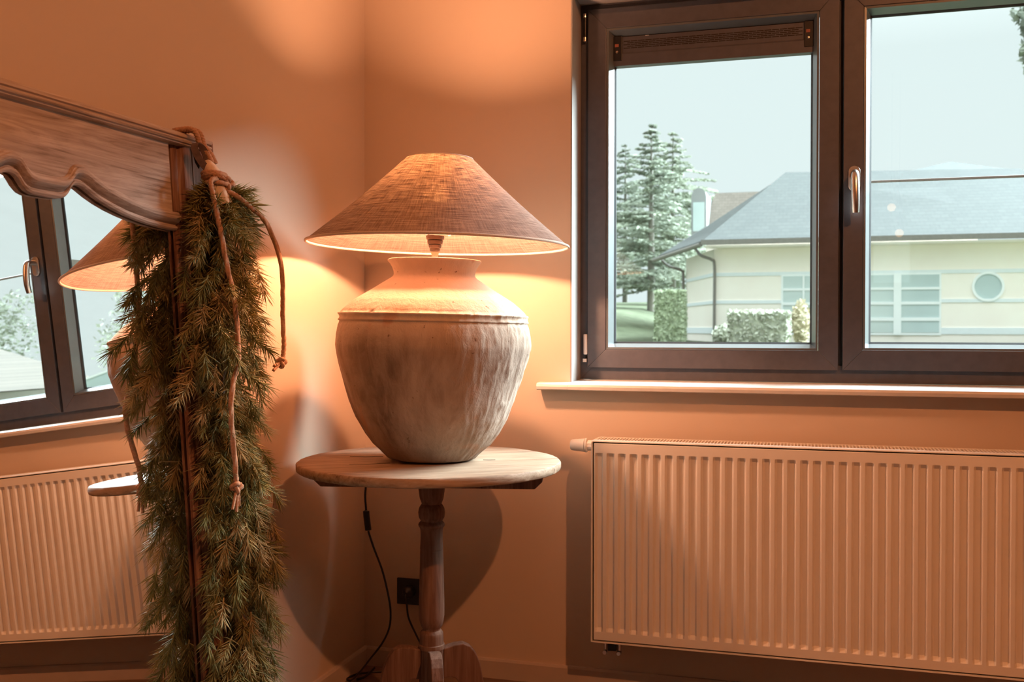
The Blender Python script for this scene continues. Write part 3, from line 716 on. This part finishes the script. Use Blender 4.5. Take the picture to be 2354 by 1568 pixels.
for i, (base, d, rz, s_) in enumerate(spots):
    mw = Matrix.Translation(base) @ d.to_track_quat('Z', 'Y').to_matrix().to_4x4() @ Matrix.Rotation(rz, 4, 'Z') @ Matrix.Scale(s_, 4)
    if i < NS:
        o = bpy.data.objects.new('sprig', sprigs[i % 9]); col.objects.link(o); o.parent = gar; o.matrix_local = mw
    else:
        me2 = sprigs[i % 9]
        fill.add([mw @ v.co for v in me2.vertices], [tuple(p.vertices) for p in me2.polygons])
tag(fill.build('inner_needles', m_needle, gar, smooth=True, fix=False, angle=180), kind='stuff')
# suede wrap: cone of cloth gathered by the rope
wp = catmull([L3(-1.006, 1.412, .066), L3(-1.004, 1.398, .072), L3(-1.003, 1.378, .080), L3(-1.000, 1.358, .086), L3(-.996, 1.338, .088), L3(-.991, 1.318, .089)], 5)
wr = [(0, .007), (.12, .012), (.35, .0185), (.5, .0205), (.58, .0185), (.68, .0195), (.85, .021), (1, .0215)]
b = MB(); b.tube(wp, lambda t: interp(wr, t), 28)
for i, v in enumerate(b.v):
    a = (i % 28) / 28 * 2 * PI; k = i // 28 / (len(b.v) / 28)
    vv = Vector(v); c = wp[min(i // 28, len(wp) - 1)]; dd = vv - c
    b.v[i] = tuple(c + dd * (1 + .07 * math.sin(a * 3 + 1) * k + .05 * math.sin(a * 7) * k))
b.build('cloth_wrap', m_cloth, gar, smooth=True, angle=60)
# dark strap folded into an eye at the top of the wrap
def strip(name, path, widths, dirs, thick, m):
    b = MB(); n = len(path); vs = []
    for k, p in enumerate(path):
        t = (path[min(k + 1, n - 1)] - path[max(k - 1, 0)]).normalized(); wdir = Vector(dirs(k / (n - 1))).normalized(); nn = t.cross(wdir).normalized(); hw = widths(k / (n - 1)) / 2
        vs += [p - wdir * hw - nn * thick / 2, p + wdir * hw - nn * thick / 2, p + wdir * hw + nn * thick / 2, p - wdir * hw + nn * thick / 2]
    b.sweep([(0, 0)] * 4, [])
    b.v = [tuple(v) for v in vs]; b.f = [(k * 4 + i, k * 4 + (i + 1) % 4, k * 4 + 4 + (i + 1) % 4, k * 4 + 4 + i) for k in range(n - 1) for i in range(4)] + [(3, 2, 1, 0), tuple((n - 1) * 4 + i for i in range(4))]
    return b.build(name, m, gar, smooth=True, angle=40)
eye = catmull([L3(-1.008, 1.388, .075), L3(-1.020, 1.402, .068), L3(-1.031, 1.420, .062), L3(-1.036, 1.438, .059), L3(-1.029, 1.447, .060), L3(-1.018, 1.443, .064), L3(-1.009, 1.430, .067), L3(-1.005, 1.412, .071), L3(-1.008, 1.394, .075)], 6)
strip('eye_strap', eye, lambda t: .020 - .006 * math.sin(PI * t), lambda t: (.9, -1, .15), .003, m_strap)
MB().prism([(-1.024, 1.408), (-1.012, 1.396), (-1.006, 1.408), (-1.008, 1.428), (-1.020, 1.442), (-1.032, 1.436)], lambda p, o: L3(p[0], p[1], o), .050, .0515).build('eye_shade_fill', m_dark, gar)  # dark sheet filling the eye, shade of the hole put into its colour

def rope(name, pts, r=.0052, parent=gar, sub=10, tw=330):
    return MB().tube(catmull([L3(*q) for q in pts], sub), r, 15, rope=.30, twist=tw).build(name, m_rope, parent, smooth=True, angle=80)
# two turns over the cornice
for dx in (0, .016):
    rope('hanging_loop', [(-1.030 + dx, 1.440, -.0), (-1.030 + dx, 1.462, -.012), (-1.026 + dx, 1.480, .0), (-1.022 + dx, 1.4835, .02), (-1.018 + dx, 1.4825, .040), (-1.017 + dx, 1.474, .0515), (-1.014 + dx, 1.462, .0545), (-1.011 + dx, 1.446, .0575), (-1.004 + dx * .9, 1.428, .069), (-.999 + dx * .8, 1.408, .076)], .0056)
# turns around the neck of the wrap
for k, (vv, tilt) in enumerate(((1.381, .004), (1.3735, .0), (1.366, -.004), (1.3585, .003))):
    c = Vector(L3(-1.0015 + .0012 * k, vv, .0815 + .001 * k)); rr = .0235 + .0012 * (k % 2)
    b = MB(); n = 40
    b.tube([c + Vector((math.cos(2 * PI * i / n) * rr, math.sin(2 * PI * i / n) * rr, tilt * math.sin(2 * PI * i / n + 1) + .006 * math.cos(2 * PI * i / n) * -1)) for i in range(n + 1)], .0050, 12, rope=.30, twist=330, cap=False)
    b.build('rope_turn', m_rope, gar, smooth=True, angle=80)
def knot(name, s, v, o, r=.0075, parent=gar):
    pts = []
    for i in range(49):
        a = 2 * PI * i / 48
        pts.append(Vector(L3(s, v, o)) + Vector((r * (math.sin(a) + 2 * math.sin(2 * a)) * .48, r * -math.sin(3 * a) * .8, r * (math.cos(a) - 2 * math.cos(2 * a)) * .48)))
    return MB().tube(pts, .0044, 10, rope=.25, twist=330, cap=False).build(name, m_rope, parent, smooth=True, angle=80)
knot('knot', -.990, 1.3615, .105, .0095)
rope('rope_stub', [(-.985, 1.362, .100), (-.968, 1.361, .100), (-.955, 1.364, .099)], .0048)
fr_ = rope('rope_tail', [(-1.020, 1.368, .098), (-1.042, 1.359, .098), (-1.040, 1.328, .101), (-1.040, 1.29, .107), (-1.033, 1.243, .110), (-1.028, 1.188, .114), (-1.019, 1.133, .118), (-1.019, 1.077, .124), (-1.027, 1.011, .130), (-1.034, .965, .131), (-1.057, .929, .131), (-1.071, .875, .131), (-1.066, .820, .127), (-1.053, .764, .121), (-1.049, .716, .118)])
knot('knot', -1.049, .708, .118, .0085)
for dx, dl in ((0, .045), (-.008, .038), (.006, .034)):
    rope('rope_end', [(-1.049, .702, .118), (-1.050 + dx, .690, .119), (-1.053 + dx * 1.8, .702 - dl, .117)], .0030)
rope('rope_tail', [(-1.003, 1.362, .098), (-.994, 1.346, .105), (-.974, 1.331, .121), (-.940, 1.312, .129), (-.900, 1.291, .134), (-.862, 1.250, .135), (-.832, 1.197, .132), (-.812, 1.138, .122), (-.792, 1.060, .105), (-.791, 1.009, .104), (-.799, .975, .103)])
knot('knot', -.802, .966, .100, .0080)
for dx, dl in ((-.016, .008), (-.020, .018)):
    rope('rope_end', [(-.804, .966, .100), (-.814, .966 - dl * .3, .100), (-.820 + dx, .966 - dl, .100)], .0034)

# ------------------------------------------------------------------ ceiling spot and rear-wall lights
sp_ = thing('ceiling_spotlight', 'round white ceiling spotlight above and right of the camera', 'spotlight', (2.62, -2.62, RZ))
MB().lathe([(.045, -.002), (.052, -.004), (.056, -.001), (.056, 0), (.044, 0), (.044, .0)], 32).build('trim_ring', m_valve, sp_, smooth=True)
MB().lathe([(.0001, -.003), (.042, -.003), (.042, -.001), (.0001, -.001)], 32).build('lens', m_spotlens, sp_)
ld = bpy.data.lights.new('spot_lamp', 'SPOT'); lo = bpy.data.objects.new('spot_lamp', ld); col.objects.link(lo); lo.parent = sp_
lo.location = (0, 0, -.02); ld.energy = 235; ld.color = (1.0, .35, .12); ld.shadow_soft_size = .035; ld.spot_size = R(130); ld.spot_blend = .8
aim = Vector((.5, -.3, .4)) - Vector((2.62, -2.62, RZ)); lo.rotation_euler = aim.to_track_quat('-Z', 'Y').to_euler()
for k, (x, z) in enumerate(((1.90, 1.955), (1.955, 1.765))):
    pl = thing('pendant_lamp', ('small warm pendant globe lamp near the rear window, the higher one', 'small warm pendant globe lamp near the rear window, the lower one')[k], 'lamp', (x, -4.75, z))
    MB().lathe([(.0001, -.03)] + [(.03 * math.sin(PI * i / 12), -.03 * math.cos(PI * i / 12)) for i in range(1, 12)] + [(.0001, .03)], 20).build('globe', m_globe, pl, smooth=True)
    MB().lathe([(.012, .028), (.012, .045), (.003, .05), (.003, RZ - z)], 10).build('hanging_rod', m_black, pl, smooth=True)
win2 = struct(MB().box(A0 + .002, A1 - .002, RY - .11, RY - .105, B0 + .002, B1 - .002).build('window_2', m_glass), 'small window in the rear wall')

# ------------------------------------------------------------------ outside
def sm(a, b_, x): t = max(0, min(1, (x - a) / (b_ - a))); return t * t * (3 - 2 * t)
def gz(x, y):
    z = -.35 + 1.12 * sm(4, 17, y)
    z += .95 * sm(-1.5, -6, x) * sm(22, 33, y) + 1.0 * sm(9, 16, x) * sm(6, 18, y) + .9 * sm(26, 60, y)
    return z + .04 * noise.noise((x * .3, y * .3, 0))
m_lawn = simple('lawn_grass', (.085, .097, .058), .95, 0, .1, .25, 3)
m_render = simple('cream_render', (1.0, .90, .82), .9, 0, .1, .03, 2)
m_bandp = simple('blue_grey_band', (.80, .84, .86), .9, 0, .1, .03)
m_white = simple('white_window_paint', (.90, .92, .92), .5, 0, .4, .02)
m_panedk = simple('reflecting_pane', (.50, .60, .60), .15, 0, .6, .06, 1)
m_pipe = simple('grey_drainpipe', (.22, .20, .18), .6)
m_dormer = simple('dormer_paint', (.30, .31, .31), .6, 0, .2, .03)
def mat_slate(name, a, b_):
    t = NT(name); tcv = t.coord('Object')
    br = t.n('ShaderNodeTexBrick'); br.inputs['Scale'].default_value = 5.5; br.inputs['Color1'].default_value = (*a, 1); br.inputs['Color2'].default_value = (*b_, 1); br.inputs['Mortar'].default_value = (a[0] * .75, a[1] * .75, a[2] * .75, 1)
    br.inputs['Mortar Size'].default_value = .03; br.inputs['Brick Width'].default_value = 1.0; br.inputs['Row Height'].default_value = .55; br.offset = .5
    mp = t.n('ShaderNodeMapping'); mp.inputs['Rotation'].default_value = (R(90), 0, 0); t.l(tcv, mp.inputs[0]); t.l(mp.outputs[0], br.inputs['Vector'])
    t.bsdf(br.outputs['Color'], .8, 0, .2); return t.m
m_slate = mat_slate('pale_slate', (.070, .075, .073), (.081, .086, .083))
m_slate2 = mat_slate('brown_slate', (.20, .17, .145), (.235, .20, .17))

n = 60
b = MB(); xs = [-40 + 110 * i / n for i in range(n + 1)]; ys = [T_ + .02 + 95 * (j / n) ** 1.5 for j in range(n + 1)]
b.v = [(x, y, gz(x, y)) for y in ys for x in xs]; b.f = [(j * (n + 1) + i, j * (n + 1) + i + 1, (j + 1) * (n + 1) + i + 1, (j + 1) * (n + 1) + i) for j in range(n) for i in range(n)]
struct(b.build('lawn', m_lawn, smooth=True, fix=False, angle=180), 'rising green lawn outside the window')

HY = 20.5
hs = thing('house', 'cream rendered house with a grey slate roof seen through the window', 'house', (2.2, HY, .7))
def H(mb, name, m, parent=hs, **k):
    mb.v = [(x - 2.2, y - HY, z - .7) for x, y, z in mb.v]; return mb.build(name, m, parent, **k)
EZ = 2.86
# walls as a plan polygon: front, angled bay side, returns
plan = [(-.82, HY), (7.0, HY), (7.0, HY + 9), (-3.2, HY + 9), (-1.83, HY + 3.0), (-1.83, HY + 2.95)]
H(MB().prism([(-.82, HY), (7.0, HY), (7.0, HY + 9), (-1.0, HY + 9), (-1.80, HY + 3.0)], lambda p, z: (p[0], p[1], z), .45, EZ), 'wall', m_render)
for z0, z1 in ((2.245, 2.325), (1.625, 1.70), (.95, 1.09)):
    H(MB().prism([(-.835, HY - .02), (6.98, HY - .02), (6.98, HY + .01), (-.82, HY + .01)], lambda p, z: (p[0], p[1], z), z0, z1), 'wall_band', m_bandp)
    dx, dy = -.98, 3.0; L_ = math.hypot(dx, dy); nx, ny = -dy / L_ * .02, dx / L_ * .02
    H(MB().prism([(-.82, HY), (-1.80, HY + 3.0), (-1.80 + nx, HY + 3.0 + ny), (-.82 + nx, HY + ny - .01)], lambda p, z: (p[0], p[1], z), z0, z1), 'wall_band', m_bandp)
# eaves, gutter and roof planes
ez = 3.02
EL, ERr = (-1.02, HY - .5, ez), (7.4, HY - .5, ez)
RL, RR_ = (.62, HY + 4.5, 5.20), (6.25, HY + 4.5, 5.06)
H(MB().prism([(-1.0, HY - .5), (7.4, HY - .5), (7.4, HY + .02), (-.7, HY + .02)], lambda p, z: (p[0], p[1], z), EZ, EZ + .04), 'soffit', m_render)
H(MB().box(-1.05, 7.4, HY - .58, HY - .48, ez - .10, ez + .01), 'gutter', m_pipe)
b = MB(); b.add([EL, ERr, RR_, RL], [(0, 1, 2, 3)]); b.add([(EL[0], EL[1], EL[2] - .06), (ERr[0], ERr[1], ERr[2] - .06), (RR_[0], RR_[1], RR_[2] - .06), (RL[0], RL[1], RL[2] - .06)], [(3, 2, 1, 0)])
b.f += [(0, 4, 5, 1), (1, 5, 6, 2), (2, 6, 7, 3), (3, 7, 4, 0)]; H(b, 'front_roof', m_slate)
b = MB(); b.add([EL, RL, (-.2, HY + 8.5, 5.2), (-2.55, HY + 3.3, 2.98)], [(0, 1, 2, 3)]); b.add([(p[0], p[1], p[2] - .06) for p in (EL, RL, (-.2, HY + 8.5, 5.2), (-2.55, HY + 3.3, 2.98))], [(3, 2, 1, 0)])
b.f += [(0, 4, 5, 1), (1, 5, 6, 2), (2, 6, 7, 3), (3, 7, 4, 0)]; H(b, 'side_roof', m_slate)
b = MB(); b.add([ERr, (7.4, HY + 9, ez), RR_], [(0, 1, 2)]); H(b, 'end_roof', m_slate)
b = MB(); b.add([(3.40, HY + 4.9, 5.10), (6.35, HY + 4.9, 5.06), (6.35, HY + 8.5, 5.06), (3.40, HY + 8.5, 5.10), (4.90, HY + 6.6, 5.62)], [(0, 1, 4), (1, 2, 4), (2, 3, 4), (3, 0, 4), (3, 2, 1, 0)]); H(b, 'ridge_pyramid', m_slate)
# bay gutter and downpipes
b = MB(); b.tube([(-1.06, HY - .52, 2.93), (-1.7, HY + .8, 2.88), (-2.62, HY + 2.9, 2.83)], .055, 8); H(b, 'gutter', m_pipe, smooth=True)
H(MB().tube(catmull([(-1.25, HY + .1, 2.90), (-1.10, HY - .08, 2.72), (-.86, HY - .10, 2.62), (-.80, HY - .07, 2.48), (-.80, HY - .06, 1.6), (-.80, HY - .06, .5)], 5), .035, 8), 'drainpipe', m_pipe, smooth=True)
H(MB().tube(catmull([(-2.35, HY + 2.5, 2.80), (-2.20, HY + 2.6, 2.66), (-1.90, HY + 2.85, 2.55), (-1.86, HY + 2.9, 2.4), (-1.86, HY + 2.9, 1.5), (-1.86, HY + 2.9, .5)], 5), .035, 8), 'drainpipe', m_pipe, smooth=True)
# big window: columns and rows of panes
cols = [(.70, 1.115), (1.155, 1.78), (1.83, 2.38), (2.43, 3.00), (3.155, 3.915)]
rowz = [(.985, 1.235), (1.305, 1.585), (1.645, 1.905), (1.955, 2.225)]
wf = H(MB().box(.655, 3.955, HY - .03, HY + .04, .93, 2.262), 'window_frame', m_white)
for x0, x1 in cols:
    for z0, z1 in rowz: H(MB().box(x0, x1, HY - .038, HY - .028, z0, z1), 'pane', m_panedk)
for i in range(len(cols) - 1):
    H(MB().box(cols[i][1], cols[i + 1][0], HY - .07, HY - .03, .93, 2.262), 'mullion', m_white)
for z0, z1 in ((1.235, 1.305), (1.585, 1.645), (1.905, 1.955)):
    for x0, x1 in cols: H(MB().box(x0, x1, HY - .06, HY - .03, z0, z1), 'glazing_bar', m_white)
# round window
q = H(MB().lathe([(.265, 0), (.265, .05), (.315, .05), (.315, 0)], 48), 'round_window_ring', m_white, smooth=True, angle=40)
q.data.transform(Matrix.Translation((2.2, HY, .7))); q.data.transform(Matrix.Rotation(PI / 2, 4, 'X')); q.location = (4.867 - 2.2, .005, 1.955 - .7)
q = H(MB().lathe([(.0001, .02), (.266, .02), (.266, .0)], 48), 'round_pane', m_panedk, smooth=True, angle=40)
q.data.transform(Matrix.Translation((2.2, HY, .7))); q.data.transform(Matrix.Rotation(PI / 2, 4, 'X')); q.location = (4.867 - 2.2, .005, 1.955 - .7)

# neighbour behind: low mansard with arched dormer
h2 = thing('background_house', 'pale low house with a brown roof and arched dormer behind the trees', 'house', (-.6, 30, 1.5))
def H2(mb, name, m, **k):
    mb.v = [(x + .6, y - 30, z - 1.5) for x, y, z in mb.v]; return mb.build(name, m, h2, **k)
H2(MB().box(-1.95, 6, 30, 33, 1.5, 4.1), 'wall', m_render)
b = MB(); b.add([(-2.1, 29.7, 4.05), (6.2, 29.7, 4.05), (6.2, 31.0, 5.5), (-1.75, 31.0, 5.5), (-2.1, 33.2, 4.05), (6.2, 33.2, 4.05), (6.2, 32.2, 5.5), (-1.75, 32.2, 5.5)], [(0, 1, 2, 3), (3, 2, 6, 7), (7, 6, 5, 4), (0, 3, 7, 4), (1, 5, 6, 2), (0, 4, 5, 1)]); H2(b, 'mansard_roof', m_slate2)
arch = [(-2.33, 4.0), (-1.86, 4.0), (-1.86, 5.15)] + [(-2.095 + .235 * math.cos(a), 5.15 + .30 * math.sin(a)) for a in [PI * i / 10 for i in range(1, 10)]] + [(-2.33, 5.15)]
H2(MB().prism(arch, lambda p, y: (p[0], y, p[1]), 29.2, 31.5), 'dormer', m_dormer)
H2(MB().box(-2.27, -1.92, 29.17, 29.2, 4.1, 5.0), 'dormer_pane', m_panedk)

# conifers: trunk plus tiers of drooping flat sprays
m_con = [simple('hazy_conifer_green_%d' % i, c, .9, 0, .1, .25, 2) for i, c in enumerate(((.31, .34, .27), (.34, .37, .29), (.29, .315, .255)))]  # distance haze put into the pale leaf colours
m_bark = simple('grey_bark', (.27, .25, .22), .9)
def conifer(name, label, x, y, h, spread, seed, group=None, levels=27, m=0, bare=.12):
    rg = random.Random(seed); z0 = gz(x, y) - .05
    t = thing(name, label, 'tree', (x, y, z0), group)
    MB().lathe([(.16, 0), (.13, h * .3), (.07, h * .7), (.012, h)], 10).build('trunk', m_bark, t, smooth=True)
    b = MB()
    for L in range(levels):
        f = L / (levels - 1); z = h * (bare + (1 - bare) * f); rad = spread * min(1, (1 - f) * 1.3) ** 1.0 * rg.uniform(.55, 1.2) + .18
        for k in range(rg.randint(5, 7)):
            a = rg.uniform(0, 2 * PI); ln = rad * rg.uniform(.6, 1.15); rise = rg.uniform(-.12, .25) * ln
            d = Vector((math.cos(a), math.sin(a), 0)); side = Vector((-d.y, d.x, 0))
            n = max(4, int(ln / .09))
            b.tube([d * ln * i / 4 + Vector((0, 0, z + rise * i / 4 - .10 * ln * (i / 4) ** 2)) for i in range(5)], lambda t_: .02 * (1 - .8 * t_), 4)
            for j in range(n * 7):
                u = rg.uniform(.15, 1.05); wv = rg.uniform(-1, 1) * ln * .26 * (1.15 - u)
                c = d * ln * u + side * wv + Vector((0, 0, z + rise * u - .10 * ln * u * u + rg.uniform(-.04, .03)))
                s = rg.uniform(.055, .12); a1 = (d * rg.uniform(.4, 1) + side * rg.uniform(-.8, .8) + Vector((0, 0, rg.uniform(-.5, .2)))).normalized(); a2 = a1.orthogonal().normalized() * .45
                b.add([c - a1 * s, c + a2 * s, c + a1 * s, c - a2 * s], [(0, 1, 2, 3)])
    tag(b.build('foliage', m_con[m], t, fix=False), kind='stuff')
    return t
G1 = 'conifers beyond the lawn'
def far(x, Y0, Y1): return CAM.x + (x - CAM.x) * (Y1 - CAM.y) / (Y0 - CAM.y)
def farh(zt, Y0, Y1, x): return 1.06 + (zt - 1.06) * (Y1 - CAM.y) / (Y0 - CAM.y) - gz(x, Y1) + .05
for lab, x, zt, Y1, spr, sd, mi in (('tall hazy conifer with the highest tip, middle of the three past the lawn', -4.62, 8.80, 37, 2.7, 3, 0), ('hazy conifer nearest the cream house with wide drooping right boughs', -3.80, 8.45, 44.5, 4.2, 4, 1), ('hazy conifer at the left window edge, shortest of the three past the lawn', -5.62, 8.1, 53, 4.6, 5, 2)):
    X_ = far(x, 36, Y1); conifer('conifer_tree', lab, X_, Y1, farh(zt, 36, Y1, X_), spr, sd, G1, m=mi)

# clipped hedges and shrubs
m_hedge = [simple('hedge_green_%d' % i, c, .95, 0, .1, .3, 14) for i, c in enumerate(((.50, .51, .42), (.46, .52, .36), (.54, .48, .34)))]
def leafy(name, label, c, hx, hy, hz, m, cat, seed, box=True, n=2600):
    rg = random.Random(seed); z0 = gz(c[0], c[1]) - .08; t = thing(name, label, cat, (c[0], c[1], z0))
    b = MB()
    for i in range(n):
        while True:
            p = Vector((rg.uniform(-1, 1), rg.uniform(-1, 1), rg.uniform(-1, 1)))
            if box:
                ax = rg.randrange(3); p[ax] = math.copysign(rg.uniform(.9, 1.0), p[ax]); break
            if .72 < p.length < 1: break
        q = Vector((p.x * hx, p.y * hy, hz + p.z * hz)); s = rg.uniform(.03, .06)
        a1 = Vector((rg.gauss(0, 1), rg.gauss(0, 1), rg.gauss(0, 1))).normalized(); a2 = a1.orthogonal().normalized() * .6
        b.add([q - a1 * s, q + a2 * s, q + a1 * s, q - a2 * s], [(0, 1, 2, 3)])
    tag(b.build('foliage', m, t, fix=False), kind='stuff')
    k = .90 if box else .80
    if box: MB().box(-hx * k, hx * k, -hy * k, hy * k, 0, 2 * hz * .95).build('inner_mass', m, t)
    else: MB().lathe([(max(.001, hx * k * math.sin(PI * i / 10)), hz - hz * k * math.cos(PI * i / 10)) for i in range(11)], 16).build('inner_mass', m, t, smooth=True)
    MB().lathe([(.05, -.05), (.05, hz)], 8).build('stem', m_bark, t)
    return t
def at_h(z, x, y): return (z - gz(x, y) + .08) / 2
leafy('clipped_hedge', 'square clipped grey green hedge in front of the cream house', (.40, 16.2), .535, .45, at_h(1.385, .4, 16.2), m_hedge[0], 'hedge', 21)
leafy('round_shrub', 'low rounded shrub at the left of the square hedge', (-.23, 17.4), .33, .32, at_h(1.17, -.23, 17.4), m_hedge[0], 'shrub', 22, False, 900)
leafy('clipped_shrub', 'upright bushy shrub at the left corner of the cream house', (-1.67, 19.6), .31, .35, at_h(1.90, -1.67, 19.6), m_hedge[1], 'shrub', 23)
leafy('garden_bush', 'yellowish bush before the cream house window beside the square hedge', (1.12, 17.2), .185, .25, at_h(1.62, 1.12, 17.2), m_hedge[2], 'bush', 24, False, 500)

# things only the mirror shows: trees, a brown roof and a glass lean-to to the right of the lawn
def broad(label, x, y, h, r, seed, m, nm='broadleaf_tree', lo_=.42):
    rg = random.Random(seed); z0 = gz(x, y) - .05; t = thing(nm, label, 'tree', (x, y, z0), None if nm == 'tall_tree' else 'trees right of the house')
    MB().lathe([(.14, 0), (.10, h * .5), (.03, h * .8)], 8).build('trunk', m_bark, t, smooth=True)
    b = MB()
    for k in range(26):
        c = Vector((rg.gauss(0, r * .42), rg.gauss(0, r * .42), h * rg.uniform(lo_, .95))); rr = r * rg.uniform(.28, .5)
        for i in range(130):
            p = Vector((rg.gauss(0, 1), rg.gauss(0, 1), rg.gauss(0, 1))).normalized() * rr * rg.uniform(.7, 1.05); s = rg.uniform(.05, .11)
            a1 = Vector((rg.gauss(0, 1), rg.gauss(0, 1), rg.gauss(0, 1))).normalized(); a2 = a1.orthogonal().normalized() * .6; q = c + p
            b.add([q - a1 * s, q + a2 * s, q + a1 * s, q - a2 * s], [(0, 1, 2, 3)])
    tag(b.build('foliage', m, t, fix=False), kind='stuff')
broad('pale round tree reflected beside the garland in the mirror', 16.2, 23.0, 3.4, 1.5, 31, m_hedge[1])
broad('wide hazy tree reflected at the far right of the mirror view', 20.4, 25.5, 3.3, 1.7, 32, m_con[1])
broad('tall leafy crown cut off by the right picture edge above the roof', 5.22, 15.2, 6.0, .62, 34, m_con[2], 'tall_tree', .76)
broad('hazy tree reflected behind the brown roof in the mirror', 24.5, 22.5, 3.4, 1.7, 33, m_con[0])
lh = thing('brown_roof_house', 'low house with a brown tiled roof reflected at the mirror left', 'house', (21.5, 17.5, 1.6))
MB().box(-1.8, 3, -1, 4, -.3, .6).build('wall', m_render, lh)
b = MB(); b.add([(-2.2, -1.4, .5), (3.4, -1.4, .5), (3.4, 4.4, .5), (-2.2, 4.4, .5), (.4, 1.5, 2.3), (1.6, 1.5, 2.3)], [(0, 1, 5, 4), (1, 2, 5), (2, 3, 4, 5), (3, 0, 4), (0, 3, 2, 1)]); b.build('roof', m_slate2, lh)
gh = thing('greenhouse', 'white glazed lean-to on the lawn reflected beside the garland', 'greenhouse', (16.6, 19.6, gz(16.6, 19.6)))
MB().prism([(-1.2, -.1), (1.2, -.1), (1.2, .35), (-1.2, .75)], lambda p, t: (p[0], t, p[1]), -.6, .6).build('glazed_body', m_panedk, gh)
for k in range(5): MB().prism([(-1.2, .75), (1.2, .35), (1.2, .40), (-1.2, .80)], lambda p, t: (p[0], t, p[1]), -.62 + k * .30, -.58 + k * .30).build('roof_bar', m_white, gh)
# safety rail outside the right sash
rl = MB(); rl.tube([(1.445, .30, 1.502), (2.23, .30, 1.502)], .0042, 10)
ro = thing('safety_rail', 'thin dark safety rail across the outside of the right sash', 'rail', (1.445, .30, 1.502))
rl.v = [(x - 1.445, y - .30, z - 1.502) for x, y, z in rl.v]; rl.build('rail_bar', m_pipe, ro, smooth=True)
MB().box(-.012, .0, -.115, .012, -.014, .014).build('rail_bracket', m_pipe, ro); MB().box(.780, .7855, -.115, .012, -.014, .014).build('rail_bracket', m_pipe, ro)

# ------------------------------------------------------------------ finer pieces belong to their part
def sub(child, part):
    m = part.matrix_local.inverted() @ child.matrix_local
    child.parent = part; child.matrix_local = m
bpy.context.view_layer.update()
def kids(root, *names): return [c for c in root.children if c.name.split('.')[0] in names]
for c in kids(RAD, 'valve_collar', 'valve_nut'): sub(c, kids(RAD, 'valve_head')[0])
for a, b_ in zip(kids(RAD, 'shutoff_cap'), kids(RAD, 'connection_pipe')): sub(a, b_)
for c in kids(SO, 'socket_well'): sub(c, kids(SO, 'cover_plate')[0])
for c in kids(tab, 'split'): sub(c, tt)
for c in kids(lamp, 'bulb', 'bulb_neck'): sub(c, kids(lamp, 'bulb_holder')[0])
for c in kids(lamp, 'carrier_ring', 'carrier_wire', 'top_ring', 'bottom_ring'): sub(c, shade)
for c in kids(lamp, 'jar_cover_disc'): sub(c, kids(lamp, 'clay_jar')[0])
for c in kids(hs, 'pane', 'mullion', 'glazing_bar'): sub(c, wf)
for c in kids(hs, 'round_pane'): sub(c, kids(hs, 'round_window_ring')[0])
tails = kids(gar, 'rope_tail'); kn = kids(gar, 'knot'); ends = kids(gar, 'rope_end')
sub(kn[1], tails[0]); sub(kn[2], tails[1])
for c in ends[:3]: sub(c, tails[0])
for c in ends[3:]: sub(c, tails[1])
sub(kids(gar, 'eye_shade_fill')[0], kids(gar, 'eye_strap')[0])
sub(kids(h2, 'dormer_pane')[0], kids(h2, 'dormer')[0])
